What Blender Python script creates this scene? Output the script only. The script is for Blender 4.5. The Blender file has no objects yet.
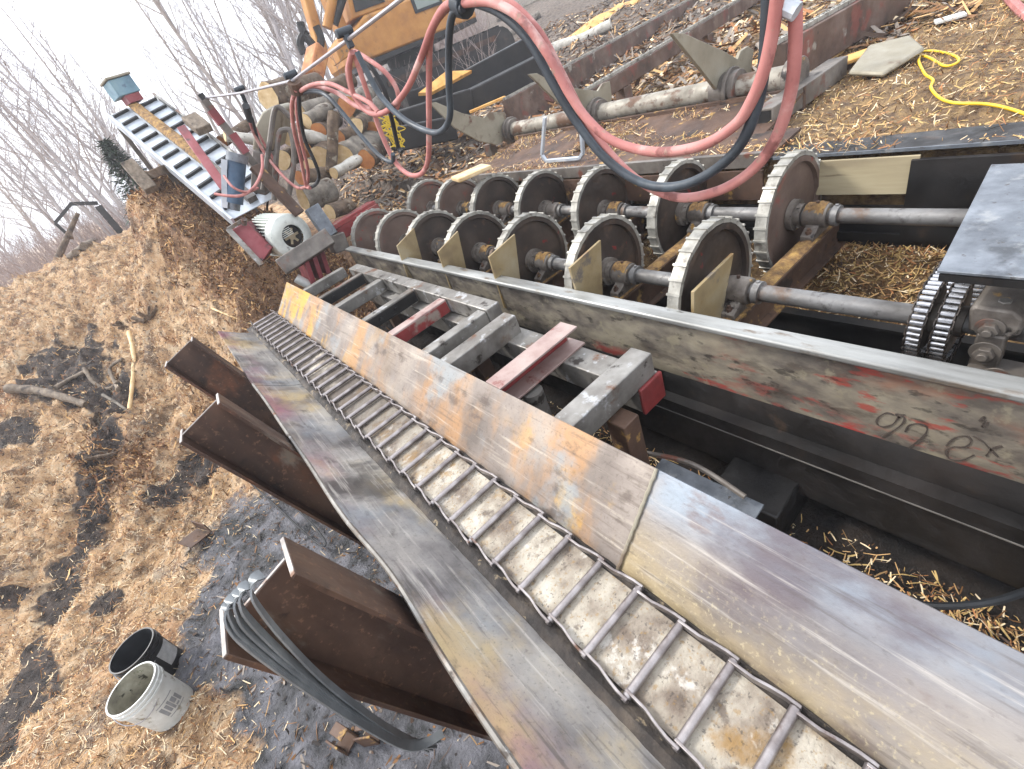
import bpy, bmesh, math, random
import numpy as np
from mathutils import Vector, Matrix, noise
random.seed(7); rng = np.random.default_rng(7)
S = bpy.context.scene; COL = S.collection
H = 2.73                                   # eye height above the yard
F = 460.0                                  # focal length in pixels of the 1024 wide picture
MR = np.array([[0.7200,-0.6120,-0.3280],[-0.5910,-0.2910,-0.7530],[0.3650,0.7360,-0.5710]])
u_,s_,v_ = np.linalg.svd(MR); MR = u_@v_
def ray(x,y): return MR.T@np.array([(x-512)/F,(y-384.5)/F,1.0])
def V(p): return Vector((float(p[0]),float(p[1]),float(p[2])))
CAM = np.array([0,0,H])
def AD(x,y,d): r=ray(x,y); return V(CAM+r*(-d/r[2]))          # on the level d below the eye
def AX(x,y,X): r=ray(x,y); return V(CAM+r*(X/r[0]))           # on the wall x = X
def AY(x,y,Y): r=ray(x,y); return V(CAM+r*(Y/r[1]))
def AH(x,y,h): r=ray(x,y); return V(CAM+r*(h/math.hypot(r[0],r[1])))
def D(d): return H-d
# ------------------------------------------------------------------ mesh helper
def frame(d, up=(0,0,1)):
    d=Vector(d).normalized(); up=Vector(up)
    if abs(d.dot(up))>.98: up=Vector((0,1,0)) if abs(d.y)<.9 else Vector((1,0,0))
    a=up.cross(d).normalized(); b=d.cross(a); return a,b,d
class MB:
    def __init__(s): s.v=[]; s.f=[]; s.m=[]; s.mi=0
    def add(s,vs,fs):
        n=len(s.v); s.v+= [tuple(p) for p in vs]; s.f+=[tuple(i+n for i in f) for f in fs]; s.m+=[s.mi]*len(fs)
    def box(s,c,size,R=None):
        c=Vector(c); hx,hy,hz=[k/2 for k in size]; vs=[]
        for z in(-hz,hz):
            for y in(-hy,hy):
                for x in(-hx,hx):
                    p=Vector((x,y,z)); p=R@p if R is not None else p; vs.append(c+p)
        s.add(vs,[(0,2,3,1),(4,5,7,6),(0,1,5,4),(2,6,7,3),(0,4,6,2),(1,3,7,5)])
    def span(s,a,b):
        s.box([(a[i]+b[i])/2 for i in range(3)],[abs(b[i]-a[i]) for i in range(3)])
    def beam(s,p0,p1,w,h,up=(0,0,1)):
        p0=Vector(p0);p1=Vector(p1); a,b,d=frame(p1-p0,up)
        vs=[]
        for p in(p0,p1):
            for i,j in((-1,-1),(1,-1),(1,1),(-1,1)): vs.append(p+a*(w/2*i)+b*(h/2*j))
        s.add(vs,[(3,2,1,0),(4,5,6,7),(0,1,5,4),(1,2,6,5),(2,3,7,6),(3,0,4,7)])
    def hbeam(s,p0,p1,w,h,tf=.014,tw=.01,up=(0,0,1)):   # flanges across 'w', separated along up by h
        a,b,d=frame(Vector(p1)-Vector(p0),up); p0=Vector(p0);p1=Vector(p1)
        for k in(-1,1): s.beam(p0+b*(k*(h-tf)/2),p1+b*(k*(h-tf)/2),w,tf,up)
        s.beam(p0,p1,tw,h-2*tf-.001,up)
    def cyl(s,p0,p1,r0,r1=None,n=16,caps=True):
        r1=r0 if r1 is None else r1; p0=Vector(p0);p1=Vector(p1); a,b,d=frame(p1-p0); vs=[]
        for p,r in((p0,r0),(p1,r1)):
            for k in range(n):
                t=2*math.pi*k/n; vs.append(p+a*(r*math.cos(t))+b*(r*math.sin(t)))
        fs=[(k,(k+1)%n,n+(k+1)%n,n+k) for k in range(n)]
        if caps: fs+=[tuple(range(n-1,-1,-1)),tuple(range(n,2*n))]
        s.add(vs,fs)
    def lathe(s,p0,axis,prof,n=32,up=(0,0,1)):           # prof: list of (along, radius)
        a,b,d=frame(axis,up); p0=Vector(p0); vs=[]
        for t,r in prof:
            for k in range(n):
                q=2*math.pi*k/n; vs.append(p0+d*t+a*(r*math.cos(q))+b*(r*math.sin(q)))
        fs=[]
        for i in range(len(prof)-1):
            for k in range(n): fs.append((i*n+k,i*n+(k+1)%n,(i+1)*n+(k+1)%n,(i+1)*n+k))
        s.add(vs,fs)
    def tube(s,pts,r,n=8,closed=False,flat=None):
        pts=[Vector(p) for p in pts]; N=len(pts); vs=[]; a=None
        for i,p in enumerate(pts):
            d=(pts[min(i+1,N-1)]-pts[max(i-1,0)])
            if d.length<1e-7: d=Vector((0,0,1))
            d.normalize()
            if a is None: a,b,_=frame(d)
            else:
                a=(a-d*a.dot(d)).normalized(); b=d.cross(a)
            rr=r[i] if hasattr(r,'__len__') else r
            for k in range(n):
                t=2*math.pi*k/n; vs.append(p+a*(rr*math.cos(t))+b*(rr*(flat or 1)*math.sin(t)))
        fs=[]
        for i in range(N-1):
            for k in range(n): fs.append((i*n+k,i*n+(k+1)%n,(i+1)*n+(k+1)%n,(i+1)*n+k))
        fs+=[tuple(range(n-1,-1,-1)),tuple(range((N-1)*n,N*n))]
        s.add(vs,fs)
    def prism(s,poly,ext):
        poly=[Vector(p) for p in poly]; e=Vector(ext); n=len(poly)
        nrm=sum(((poly[i]-poly[0]).cross(poly[(i+1)%n]-poly[0]) for i in range(1,n-1)),Vector())
        if nrm.dot(e)>0: poly=poly[::-1]
        vs=poly+[p+e for p in poly]
        fs=[tuple(range(n)),tuple(range(2*n-1,n-1,-1))]+[(i,n+i,n+(i+1)%n,(i+1)%n) for i in range(n)]
        s.add(vs,fs)
    def build(s,name,mats,parent=None,loc=None,bevel=0,smooth=35,label=None):
        if parent is not None: loc=world_loc(parent)
        if loc is None:
            a=np.array(s.v); loc=((a[:,0].min()+a[:,0].max())/2,(a[:,1].min()+a[:,1].max())/2,a[:,2].min())
        L=Vector(loc); me=bpy.data.meshes.new(name)
        me.from_pydata([Vector(p)-L for p in s.v],[],s.f)
        if not isinstance(mats,(list,tuple)): mats=[mats]
        for m in mats: me.materials.append(m)
        if len(mats)>1: me.polygons.foreach_set('material_index',s.m)
        if smooth: 
            me.polygons.foreach_set('use_smooth',[True]*len(me.polygons))
            me.set_sharp_from_angle(angle=math.radians(smooth))
        me.update()
        o=bpy.data.objects.new(name,me); COL.objects.link(o)
        if parent is not None: o.parent=parent
        else: o.location=L
        if bevel:
            b=o.modifiers.new('edge','BEVEL'); b.width=bevel; b.segments=2; b.limit_method='ANGLE'; b.angle_limit=math.radians(40)
        if label: o['label']=label
        return o
def world_loc(o):
    p=Vector(o.location)
    while o.parent is not None: o=o.parent; p=p+Vector(o.location)
    return p
def tag(o,label,cat,group=None,kind=None):
    if label: o['label']=label
    if cat: o['category']=cat
    if group: o['group']=group
    if kind: o['kind']=kind
    return o
def thing(name,label,cat,loc,group=None):
    o=bpy.data.objects.new(name,None); COL.objects.link(o); o.location=Vector(loc); o.empty_display_size=.1
    return tag(o,label,cat,group)
def smoothpath(pts,n=8):
    pts=[Vector(p) for p in pts]; out=[]
    for i in range(len(pts)-1):
        p0=pts[max(i-1,0)];p1=pts[i];p2=pts[i+1];p3=pts[min(i+2,len(pts)-1)]
        for k in range(n):
            t=k/n
            out.append(.5*((2*p1)+(p2-p0)*t+(2*p0-5*p1+4*p2-p3)*t*t+(3*p1-p0-3*p2+p3)*t*t*t))
    out.append(pts[-1]); return out
# ------------------------------------------------------------------ materials
def C(h):
    h=h.lstrip('#'); c=[int(h[i:i+2],16)/255 for i in(0,2,4)]
    return tuple([(x/12.92 if x<=.04045 else ((x+.055)/1.055)**2.4) for x in c])+(1,)
MATS={}
def mat(name,ramp,scale=4,stretch=(1,1,1),layers=(),rough=(.45,.75),metal=0,bump=.25,bscale=50,detail=8,attrs=(),disp=.01,coat=0,wet=None):
    m=bpy.data.materials.new(name); m.use_nodes=True; nt=m.node_tree; N=nt.nodes; Lk=nt.links.new
    bs=N['Principled BSDF']; tc=N.new('ShaderNodeTexCoord')
    def nz(sc,st,det=8,ro=.6):
        mp=N.new('ShaderNodeMapping'); mp.inputs['Scale'].default_value=st; Lk(tc.outputs['Object'],mp.inputs['Vector'])
        mp.inputs['Location'].default_value=(random.random()*9,random.random()*9,random.random()*9)
        n=N.new('ShaderNodeTexNoise'); n.inputs['Scale'].default_value=sc; n.inputs['Detail'].default_value=det; n.inputs['Roughness'].default_value=ro
        Lk(mp.outputs[0],n.inputs['Vector']); return n.outputs['Fac']
    def mix(f,a,b):
        x=N.new('ShaderNodeMix'); x.data_type='RGBA'; Lk(f,x.inputs['Factor']); 
        for s_,i in((a,6),(b,7)):
            if isinstance(s_,tuple): x.inputs[i].default_value=s_
            else: Lk(s_,x.inputs[i])
        return x.outputs[2]
    def rng_(v,a,b,c=0,d=1):
        r=N.new('ShaderNodeMapRange'); r.interpolation_type='SMOOTHSTEP'; Lk(v,r.inputs[0])
        r.inputs[1].default_value=a;r.inputs[2].default_value=b;r.inputs[3].default_value=c;r.inputs[4].default_value=d; return r.outputs[0]
    cr=N.new('ShaderNodeValToRGB'); e=cr.color_ramp.elements
    k=len(ramp); pos=[.32+.36*i/max(k-1,1) for i in range(k)]
    e[0].position=pos[0]; e[0].color=C(ramp[0]); e[1].position=pos[-1]; e[1].color=C(ramp[-1])
    for i in range(1,k-1): q=e.new(pos[i]); q.color=C(ramp[i])
    Lk(nz(scale,stretch,detail),cr.inputs[0]); col=cr.outputs[0]
    def attr(nm):
        a=N.new('ShaderNodeAttribute'); a.attribute_name=nm; return a.outputs['Fac']
    for ly in layers:
        c_,sc,thr,soft,st=ly[:5]
        f=rng_(nz(sc,st),thr,thr+soft)
        if len(ly)>6: f=rng_(f,0,1,0,ly[6])
        if len(ly)>5 and ly[5] is not None:
            g=ly[5]
            if isinstance(g,str): gv=attr(g)
            else:
                sp=N.new('ShaderNodeSeparateXYZ'); Lk(tc.outputs['Object'],sp.inputs[0]); gv=rng_(sp.outputs['xyz'.index(g[0])],g[1],g[2])
            mm=N.new('ShaderNodeMath'); mm.operation='MULTIPLY'; Lk(f,mm.inputs[0]); Lk(gv,mm.inputs[1]); f=mm.outputs[0]
        col=mix(f,col,C(c_))
    for an,r2,sc in attrs:          # attribute-masked colour ramps
        c2=N.new('ShaderNodeValToRGB'); e=c2.color_ramp.elements; e[0].position=.35;e[1].position=.65; e[0].color=C(r2[0]); e[1].color=C(r2[1])
        n2=nz(sc,(1,1,1)); Lk(n2,c2.inputs[0])
        av=attr(an); ad=N.new('ShaderNodeMath'); ad.operation='ADD'; Lk(av,ad.inputs[0]); Lk(nz(6,(1,1,1)),ad.inputs[1])
        col=mix(rng_(ad.outputs[0],.85,1.15),col,c2.outputs[0])
    Lk(col,bs.inputs['Base Color'])
    ro=rng_(nz(scale*2.3,stretch),.3,.7,rough[0],rough[1])
    if wet:
        wa=attr(wet); wm=N.new('ShaderNodeMath'); wm.operation='MULTIPLY'; Lk(wa,wm.inputs[0]); Lk(rng_(nz(2.2,A1),.35,.6,.3,.68),wm.inputs[1])
        sb_=N.new('ShaderNodeMath'); sb_.operation='SUBTRACT'; Lk(ro,sb_.inputs[0]); Lk(wm.outputs[0],sb_.inputs[1]); ro=sb_.outputs[0]
    Lk(ro,bs.inputs['Roughness'])
    bs.inputs['Metallic'].default_value=metal
    if coat: bs.inputs['Coat Weight'].default_value=coat
    if bump:
        b=N.new('ShaderNodeBump'); b.inputs['Strength'].default_value=bump; b.inputs['Distance'].default_value=disp
        Lk(nz(bscale,stretch,6,.7),b.inputs['Height']); Lk(b.outputs[0],bs.inputs['Normal'])
    MATS[name]=m; return m
A1=(1,1,1)
# steels
m_lplate=mat('worn_side_steel',['#4f4c4c','#787573','#97938d','#ada596'],2.6,(1,.8,1),[('#80485a',1.3,.36,.3,(1,.5,1),('x',-.27,-.40),.85),('#b09a6c',2.0,.42,.25,(1,.8,1),None,.75),('#74808a',2.4,.48,.3,(1,.8,1),None,.45),('#332f2d',2.3,.5,.22,(.6,1.2,1),None,.8),('#2a2623',13,.54,.2,(1,.5,1),None,.55),('#c4bfb6',45,.5,.25,(1,.05,1),None,.5),('#39342f',55,.52,.2,(1,.06,1),None,.5),('#443f3b',90,.5,.25,A1,None,.4)],(.3,.6),.4,.35,60,disp=.003)
m_rnear=mat('heat_tinted_steel',['#5f5a59','#787270','#8b847d'],3.0,(1,.6,1),[('#9c8a66',2.0,.30,.3,(1,.5,1),('x',.34,.19),.85),('#8599a8',1.4,.42,.2,(1,.4,1),('x',.28,.38),.5),('#4a3c42',2.8,.48,.22,(1,.5,1),None,.7),('#b58a3a',4,.46,.14,(1,.8,1),('y',-1.85,-1.6),.9),('#5d3d2c',7,.58,.14,(1,.5,1),None,.5),('#c2bbb0',45,.5,.25,(1,.04,1),None,.5),('#4a413c',55,.52,.2,(1,.05,1),None,.45),('#4a423e',70,.5,.3,(1,.6,1),None,.35),('#b9ab88',80,.5,.25,A1,('x',.33,.19),.5)],(.3,.6),.4,.3,70,disp=.003)
m_rfar=mat('faded_yellow_steel',['#5e554e','#7a7068','#91877c'],3.0,(1,.9,1),[('#c0922f',2.4,.44,.14,(.6,1.6,1),('y',-.2,2.2),.85),('#b08a3c',4.5,.52,.18,A1,('y',-.9,-1.45),.8),('#a07648',2.0,.42,.25,(.6,1.4,1),None,.7),('#7d8588',3.0,.52,.18,A1,None,.75),('#3f322a',9,.55,.15,(1,.6,1),None,.6),('#b7ad9d',45,.5,.25,(1,.05,1),None,.5),('#4a3d34',55,.52,.2,(1,.06,1),None,.45),('#463a33',70,.5,.25,A1,None,.4)],(.38,.65),.35,.3,60,disp=.003)
m_floor=mat('pulp_caked_floor',['#75675a','#9a8f80','#b5ac9c','#c6bfb2'],8,A1,[('#96733c',5,.5,.2,A1,None,.8),('#5a4d43',14,.55,.15,A1,None,.8),('#d2ccc2',11,.55,.15,A1,None,.8),('#94743f',60,.55,.12,A1,None,.55),('#3a3431',70,.56,.12,A1,None,.6),('#4a4038',3,.3,.2,A1,('y',-1.1,.5),.85)],(.5,.8),0,1.0,90,disp=.01)
m_grime=mat('black_grease_grime',['#1d1a19','#332d29','#574d43'],9,A1,[('#8a7b63',22,.6,.07,A1)],(.45,.8),0,.9,70,disp=.012)
m_chain=mat('polished_chain_steel',['#6e6664','#8d8684','#aaa4a2'],12,A1,[('#5b453a',9,.58,.1,A1)],(.28,.5),.75,.15,120,disp=.002)
m_post=mat('dark_mill_steel',['#2b1f19','#422f25','#5a4436'],3.5,(1,1,.5),[('#6a4129',3,.52,.16,(1,1,.5),None,.8),('#7b7468',5,.56,.14,(1,1,.4),None,.7),('#1d1613',8,.56,.16,A1,None,.7),('#8b6a52',40,.56,.14,A1,None,.4)],(.4,.7),.3,.35,50,disp=.003)
m_postedge=mat('saw_cut_steel',['#807a76','#9d9792','#b2aca6'],9,A1,[('#6a5040',10,.6,.1,A1)],(.4,.6),.5,.15,80,disp=.002)
m_tube=mat('worn_grey_tube_steel',['#5f5b55','#7c7872','#96938d'],5,A1,[('#6c5a4a',4,.57,.1,A1),('#a9a9a8',12,.58,.1,A1),('#413b36',9,.58,.08,A1),('#6b4a36',5,.6,.08,A1)],(.35,.6),.5,.2,60,disp=.003)
m_redch=mat('red_primer_steel',['#6e2b2a','#8a3534','#7c4a42'],4,A1,[('#8b7d72',5,.55,.1,A1),('#3a2a26',8,.62,.06,A1)],(.45,.7),.2,.2,60,disp=.003)
m_redtop=mat('pinkish_worn_red_steel',['#8a6f69','#9f8a83','#ab9a92'],6,A1,[('#7b4038',7,.58,.1,A1)],(.4,.65),.35,.2,60,disp=.003)
m_beamtop=mat('bright_worn_flange',['#74736f','#91918d','#a7a7a3'],4,(3,.4,1),[('#6e6153',6,.58,.1,(2,.6,1)),('#4b4641',9,.64,.06,(2,.5,1))],(.35,.6),.5,.15,60,disp=.003)
m_beamweb=mat('scraped_red_web',['#423d37','#625b53','#7d7567','#8f8775'],5,(1,.8,1.6),[('#84523c',3.0,.45,.2,(1,.8,1.4),('y',-1.0,-2.0),.65),('#94392f',9,.55,.1,(1,.5,1.6),('y',-.9,-1.8),.8),('#9a3a34',6,.54,.08,(1,.5,1.6),('z',.78,.66)),('#4c443d',6,.52,.16,(1,.6,1.6),None,.7),('#8d8570',9,.55,.14,A1,None,.7),('#26221f',22,.55,.15,(1,.5,1.2),None,.7),('#1b1918',2.6,.42,.14,(1,.5,3),('z',.74,.60))],(.45,.75),.2,.4,60,disp=.004)
m_dark=mat('oily_black_steel',['#0f0e0e','#1b1918','#2a2624'],3,A1,[('#3a2e25',4,.6,.1,A1)],(.35,.7),.2,.25,50,disp=.004)
m_edge=mat('scuffed_edge_steel',['#6d6a66','#85817c'],8,A1,[],(.4,.6),.5,.1)
m_disc=mat('dark_disc_face',['#2a2320','#3e352f','#52463d'],3.5,A1,[('#57463a',5,.57,.1,A1),('#7a2a28',7,.66,.04,A1)],(.4,.65),.3,.15,50,disp=.003)
m_discr=mat('reddish_disc_face',['#54443c','#66544a','#75655a'],3.5,A1,[('#7d4a40',5,.57,.1,A1),('#8c2f2d',7,.64,.04,A1)],(.45,.7),.25,.15,50,disp=.003)
m_rim=mat('bright_cleat_rim',['#76736c','#99968d','#b3b0a7'],9,A1,[('#4d443c',8,.55,.15,A1,None,.8),('#b5b1a7',20,.55,.15,A1,None,.5)],(.4,.65),.35,.3,60,disp=.003)
m_shaft=mat('scuffed_grey_shaft',['#504d4a','#72706e','#8c8b89'],6,(1,.7,1),[('#5d4634',4,.5,.15,A1,None,.8),('#a19f9c',9,.55,.15,(1,.4,1),None,.6),('#37312d',14,.54,.15,A1,None,.7)],(.45,.7),.35,.35,70,disp=.003)
m_bear=mat('greasy_bearing_casting',['#4a433d','#6f675f','#8c857c'],8,A1,[('#b08b4c',8,.6,.06,A1),('#2a2523',9,.6,.06,A1)],(.45,.75),.3,.5,60,disp=.005)
m_chip_c=mat('chip_caked_ledge',['#5c4632','#8d6c42','#b69153'],20,A1,[('#2e241d',14,.6,.08,A1)],(.8,.95),0,1,80,disp=.015)
m_defl=mat('tan_plate_steel',['#7c6a4e','#94825f','#a09378'],4,A1,[('#8d6a3a',4,.56,.1,A1),('#6a625a',5,.6,.08,A1)],(.45,.65),.3,.15,50,disp=.003)
m_cover=mat('slate_cover_plate',['#565a60','#6c7177','#858a90'],6,A1,[('#3b3d40',4,.52,.18,A1,None,.8),('#9a9b99',14,.52,.2,A1,None,.6),('#40372f',30,.6,.1,A1,None,.8)],(.35,.6),.4,.35,60,disp=.004)
m_rollchain=mat('greasy_roller_chain',['#2b2725','#433c37','#5a5048'],14,A1,[],(.35,.6),.5,.2)
m_roller=mat('shiny_chain_roller',['#a7a7aa','#c4c4c6'],14,A1,[],(.2,.35),.9,0)
m_rail=mat('rusty_deck_rail',['#43352d','#5c493e','#75645a'],3,A1,[('#7d4238',4,.52,.14,A1,None,.65),('#8f8a80',5,.6,.1,A1),('#34302c',7,.62,.08,A1)],(.5,.8),.2,.25,50,disp=.004)
m_kick=mat('grey_brown_plate',['#77705f','#8b8473','#989282'],3,A1,[('#6e5f4f',4,.56,.1,A1),('#5e3a2e',6,.68,.03,A1)],(.45,.7),.25,.15,50,disp=.003)
m_pipe=mat('flaking_grey_pipe',['#6f695e','#8b8579','#9d978b'],6,A1,[('#5d4636',5,.52,.08,(1,.6,1)),('#4a3a2f',12,.56,.1,A1,None,.7)],(.5,.75),.2,.3,60,disp=.004)
m_rust=mat('brown_rusted_plate',['#3b2c24','#523d30','#684f3e'],3,A1,[('#9c7b45',9,.58,.08,A1),('#2b221d',5,.58,.1,A1)],(.6,.85),.1,.35,60,disp=.005)
m_board=mat('sawn_plywood_board',['#8f8268','#a39678','#b2a688'],3,(.2,.4,4),[('#6b5c45',4,.6,.08,(.3,.3,5))],(.6,.8),0,.2,40,disp=.002)
m_wood=mat('weathered_grey_wood',['#4e4439','#6c5f50','#857767'],5,(4,.4,4),[('#3a3029',6,.58,.1,A1)],(.75,.95),0,.5,40,disp=.006)
m_freshwood=mat('fresh_sawn_wood',['#b37c3a','#c8954d','#d8ab66'],4,(2,.5,2),[('#8a5a2c',7,.6,.1,A1)],(.6,.8),0,.3,50,disp=.004)
m_orangewood=mat('orange_cut_wood',['#8f5a33','#a86c3d','#b5844f'],6,A1,[('#7a4527',8,.6,.1,A1)],(.65,.85),0,.4,60,disp=.004)
m_palewood=mat('pale_cut_wood',['#b99a6b','#cdb184','#dcc7a0'],8,A1,[('#9b7748',8,.6,.1,A1)],(.65,.85),0,.3,60,disp=.003)
m_bark=mat('brown_bark',['#3f3227','#5d4c3c','#7b6956'],9,(1,1,1),[('#8f8676',8,.58,.08,A1)],(.8,.95),0,1,40,disp=.02)
m_greybark=mat('grey_bark',['#5d564d','#7a7267','#958c7f'],9,A1,[('#4a3c30',7,.58,.08,A1)],(.8,.95),0,1,40,disp=.02)
m_birch=mat('pale_birch_bark',['#8f8a80','#b5b0a5','#cbc7bd'],7,A1,[('#3f3933',14,.63,.05,(1,1,3))],(.7,.9),0,.5,40,disp=.008)
m_tree=mat('haze_paled_bark',['#979090','#aaa4a3','#bab5b3'],3,A1,[],(.8,.95),0,0)  # bark colour lightened to carry the haze over the far trees
m_tree2=mat('haze_paled_brown_bark',['#8a7e77','#9f948d','#b0a69f'],3,A1,[],(.8,.95),0,0)  # browner bark, with the same distance haze mixed into its colour
m_red=mat('dark_red_machine_paint',['#5d2327','#7a2f33','#87464a'],4,A1,[('#3f2a28',5,.6,.08,A1)],(.4,.65),.1,.15,50,disp=.003)
m_blue=mat('blue_cylinder_paint',['#2a3d52','#3a5269','#506679'],4,A1,[('#22303f',5,.6,.08,A1)],(.4,.6),.1,.15,50,disp=.003)
m_ltblue=mat('light_blue_housing',['#50707f','#688896','#80999f'],4,A1,[('#52687a',5,.6,.08,A1)],(.45,.65),.05,.1)
m_zinc=mat('bright_galvanised_sheet',['#9aa1a8','#b3bac1','#c8cdd2'],3,A1,[('#98a2ad',4,.6,.1,A1)],(.3,.5),.3,.1,40,disp=.003)
m_fan=mat('pale_motor_casing',['#b5bab2','#cfd4cc','#dfe3dc'],5,A1,[('#8e918a',8,.62,.08,A1)],(.4,.6),0,.1)
m_black=mat('matt_black_rubber',['#0e0f11','#17191c','#24272b'],6,A1,[],(.5,.7),0,.15,80,disp=.002)
m_bhose=mat('dusty_black_hose',['#23282d','#2f363d','#465058'],5,A1,[],(.45,.65),0,.1,80,disp=.002)
m_rhose=mat('red_rubber_hose',['#8d544f','#a66963','#b57f78'],4,A1,[('#c9aaa2',7,.5,.2,A1,None,.6),('#5f332f',9,.55,.14,A1,None,.7),('#8f7a6a',30,.58,.12,A1,None,.6)],(.55,.8),0,.1,80,disp=.002)
m_yhose=mat('yellow_plastic_hose',['#c79d10','#d8b31f','#e0c13a'],5,A1,[],(.4,.55),0,.1)
m_strap=mat('grey_banding_strap',['#626567','#7a7d7e','#929595'],5,A1,[('#4b4f52',6,.6,.1,A1)],(.35,.55),.4,.1)
m_orange=mat('orange_machine_paint',['#96632a','#a9732f','#b8853f'],2.5,A1,[('#8a5b24',4,.6,.1,A1),('#6b5636',6,.66,.06,A1)],(.4,.6),.05,.1)
m_glass=mat('dusty_cab_glass',['#6a7470','#7f8984','#8d958f'],2,A1,[],(.1,.25),0,0)
m_white=mat('scuffed_white_plastic',['#b5b5ae','#c9cac4','#d5d6d1'],5,A1,[('#8d8877',9,.6,.08,A1),('#e2e2de',14,.62,.06,A1)],(.4,.6),0,.1)
m_whitein=mat('grimy_bucket_inside',['#6f6a5c','#8e8977','#a9a594'],9,A1,[('#3a382c',12,.58,.06,A1),('#5e6340',14,.62,.05,A1)],(.5,.8),0,.3)
m_blkpl=mat('black_bucket_plastic',['#0c0c0d','#151516','#202021'],6,A1,[],(.3,.5),0,.1)
m_print=mat('faded_grey_print',['#77797a','#8d8f90'],16,A1,[],(.5,.7),0,0)
m_printw=mat('torn_pale_label',['#9b9b99','#c4c4c2'],16,A1,[('#202020',14,.58,.05,A1)],(.5,.7),0,0)
m_wire=mat('steel_wire_rope',['#8f8d90','#a9a6aa'],9,A1,[],(.35,.5),.6,0)
m_chalk=mat('dark_marker_paint',['#38302b','#4d443d'],9,A1,[],(.6,.8),0,0)
m_yrope=mat('yellow_twine',['#b79a2c','#cbb03e'],9,A1,[],(.7,.9),0,0)
m_needle=mat('dark_conifer_needles',['#1d2a1c','#2a3a26','#3a4a33'],9,A1,[],(.8,.95),0,0)
m_mach=mat('grey_machine_steel',['#4b4641','#665f58','#7d766e'],5,A1,[('#6d4436',5,.57,.1,A1),('#3d3833',6,.6,.08,A1)],(.45,.7),.3,.2,50,disp=.004)
# ------------------------------------------------------------------ terrain
def ss(a,b,t):
    t=min(max((t-a)/(b-a),0),1); return t*t*(3-2*t)
def fb(x,y,o=4,sc=1.0): return noise.fractal(Vector((x*sc,y*sc,3.7)),1.0,2.1,o)
def zt(x,y,rough=True):
    # low yard on the left, climbing to the sawdust heap
    left=2.25*ss(4.0,13.0,y)+.9*ss(-4.5,-9,x)*ss(9,3,y)
    g=math.exp(-(((x-.48)/1.12)**2+((y-8.4)/1.35)**2)); left+=1.80*g
    g2=math.exp(-(((x-.6)/.9)**2+((y-6.7)/.8)**2)); left+=.75*g2
    # the bank on the right
    bank=1.6+.03*max(x-3.2,0)
    r=math.hypot(x,y)
    hill=0
    if x>6:
        hill=.115*max(r-13.2,0)*ss(6.5,12,x)*ss(.25,.75,math.atan2(x,y)); hill=min(hill,7)
    bank+=hill+.55*ss(9.5,12.5,y)*ss(4.5,2.0,x)
    far=2.1+.1*math.sin(x*.07)
    if y>13: left=left+(1.9-left)*ss(13,19,y)
    # pit under the machine
    pit=.55*ss(.1,.75,x)
    pit+=(.55)*ss(2.35,2.95,x)
    if x<=3.04: mach=pit
    else: mach=bank
    k=ss(5.5,6.4,y)                       # beyond the end of the machine
    t=ss(.9,2.4,x)
    beyond=left*(1-t)+(1.45+.02*(x-2))*t if x<=3.2 else bank
    if x<.1: z=left
    else:
        near=mach if x>.75 else left*(1-ss(.1,.75,x))+mach*ss(.1,.75,x)
        z=near*(1-k)+beyond*k
        if x>3.04 and k<1: z=bank
    if r>30: z=z+(1.6-z)*ss(30,80,r)*(0 if x>14 else 1)
    if rough:
        a=.06 if (x<.1 or y>6) else .035
        if -1.7<x<.4 and y<4.9: a=.022
        z+=a*fb(x,y,6,1.6)+(.02*fb(x,y,3,7) if r<14 else 0)
        if r>9: z+=.10*fb(x,y,4,.9)
        # lumpy heap
        if x<1.6 and y>4.2 and y<14: z+=(.13*fb(x+9,y,4,2.4)+.11*fb(x,y+7,3,5.0)+.045*fb(x+4,y,3,13))*ss(4.2,5.6,y)
        if x<-1.2: z+=.045*fb(x+3,y,4,2.2)+.035*fb(x,y,3,8)
    return z
def AT(px,py,lift=0,rough=True):
    r=ray(px,py); r/=np.linalg.norm(r); t=.8
    while t<90:
        p=CAM+r*t
        if p[2]<zt(p[0],p[1],rough)+lift: break
        t+=.02 if t<12 else .1
    return V(CAM+r*t)
def _g(px,py):
    p=AT(px,py,0,False); return (p.x,p.y)
STK=[_g(112,430),_g(95,470),_g(72,560),_g(48,610),_g(28,680),_g(5,740)]
BL=[(*_g(192,462),.42),(*_g(168,492),.3),(*_g(98,452),.25),(*_g(20,595),.2),(*_g(60,378),.95),(*_g(112,392),.5),(*_g(15,430),.5),(*_g(110,605),.15)]
def mud_f(x,y):
    e=.35*fb(x,y,3,1.1)
    m=ss(-1.95+e+.25*fb(x+7,y,4,3),-1.25+e,x)*ss(5.5+e,4.1+e,y)*ss(1.2,.3,x)
    return m
def muck_f(x,y):
    e=.35*fb(x,y,3,1.1)
    st=0
    for (ax_,ay_),(bx_,by_) in zip(STK,STK[1:]):
        dx,dy=bx_-ax_,by_-ay_; t=min(max(((x-ax_)*dx+(y-ay_)*dy)/(dx*dx+dy*dy),0),1); d=math.hypot(x-ax_-t*dx,y-ay_-t*dy); st=max(st,ss(.34,.05,d+.30*abs(e)+.25*fb(x+5,y,4,2.6)))
    for cx,cy,r in BL: st=max(st,ss(r,r*.4,math.hypot(x-cx,y-cy)+.9*e*r+.3*r*fb(x,y,3,4)))
    return st
def brown_f(x,y):
    b=ss(-.15,.25,x+.35*fb(x,y,3,2.0)-.05)*ss(5.0,6.0,y)*ss(9.3,8.5,y)
    b2=math.exp(-(((x+1.8)/.9)**2+((y-6.6)/.6)**2))*1.1
    return max(b,b2*ss(-.3,.2,fb(x,y,3,1.5)))
def wet_f(x,y): return ss(-.05,.25,fb(x+2,y+5,3,.9))
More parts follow.
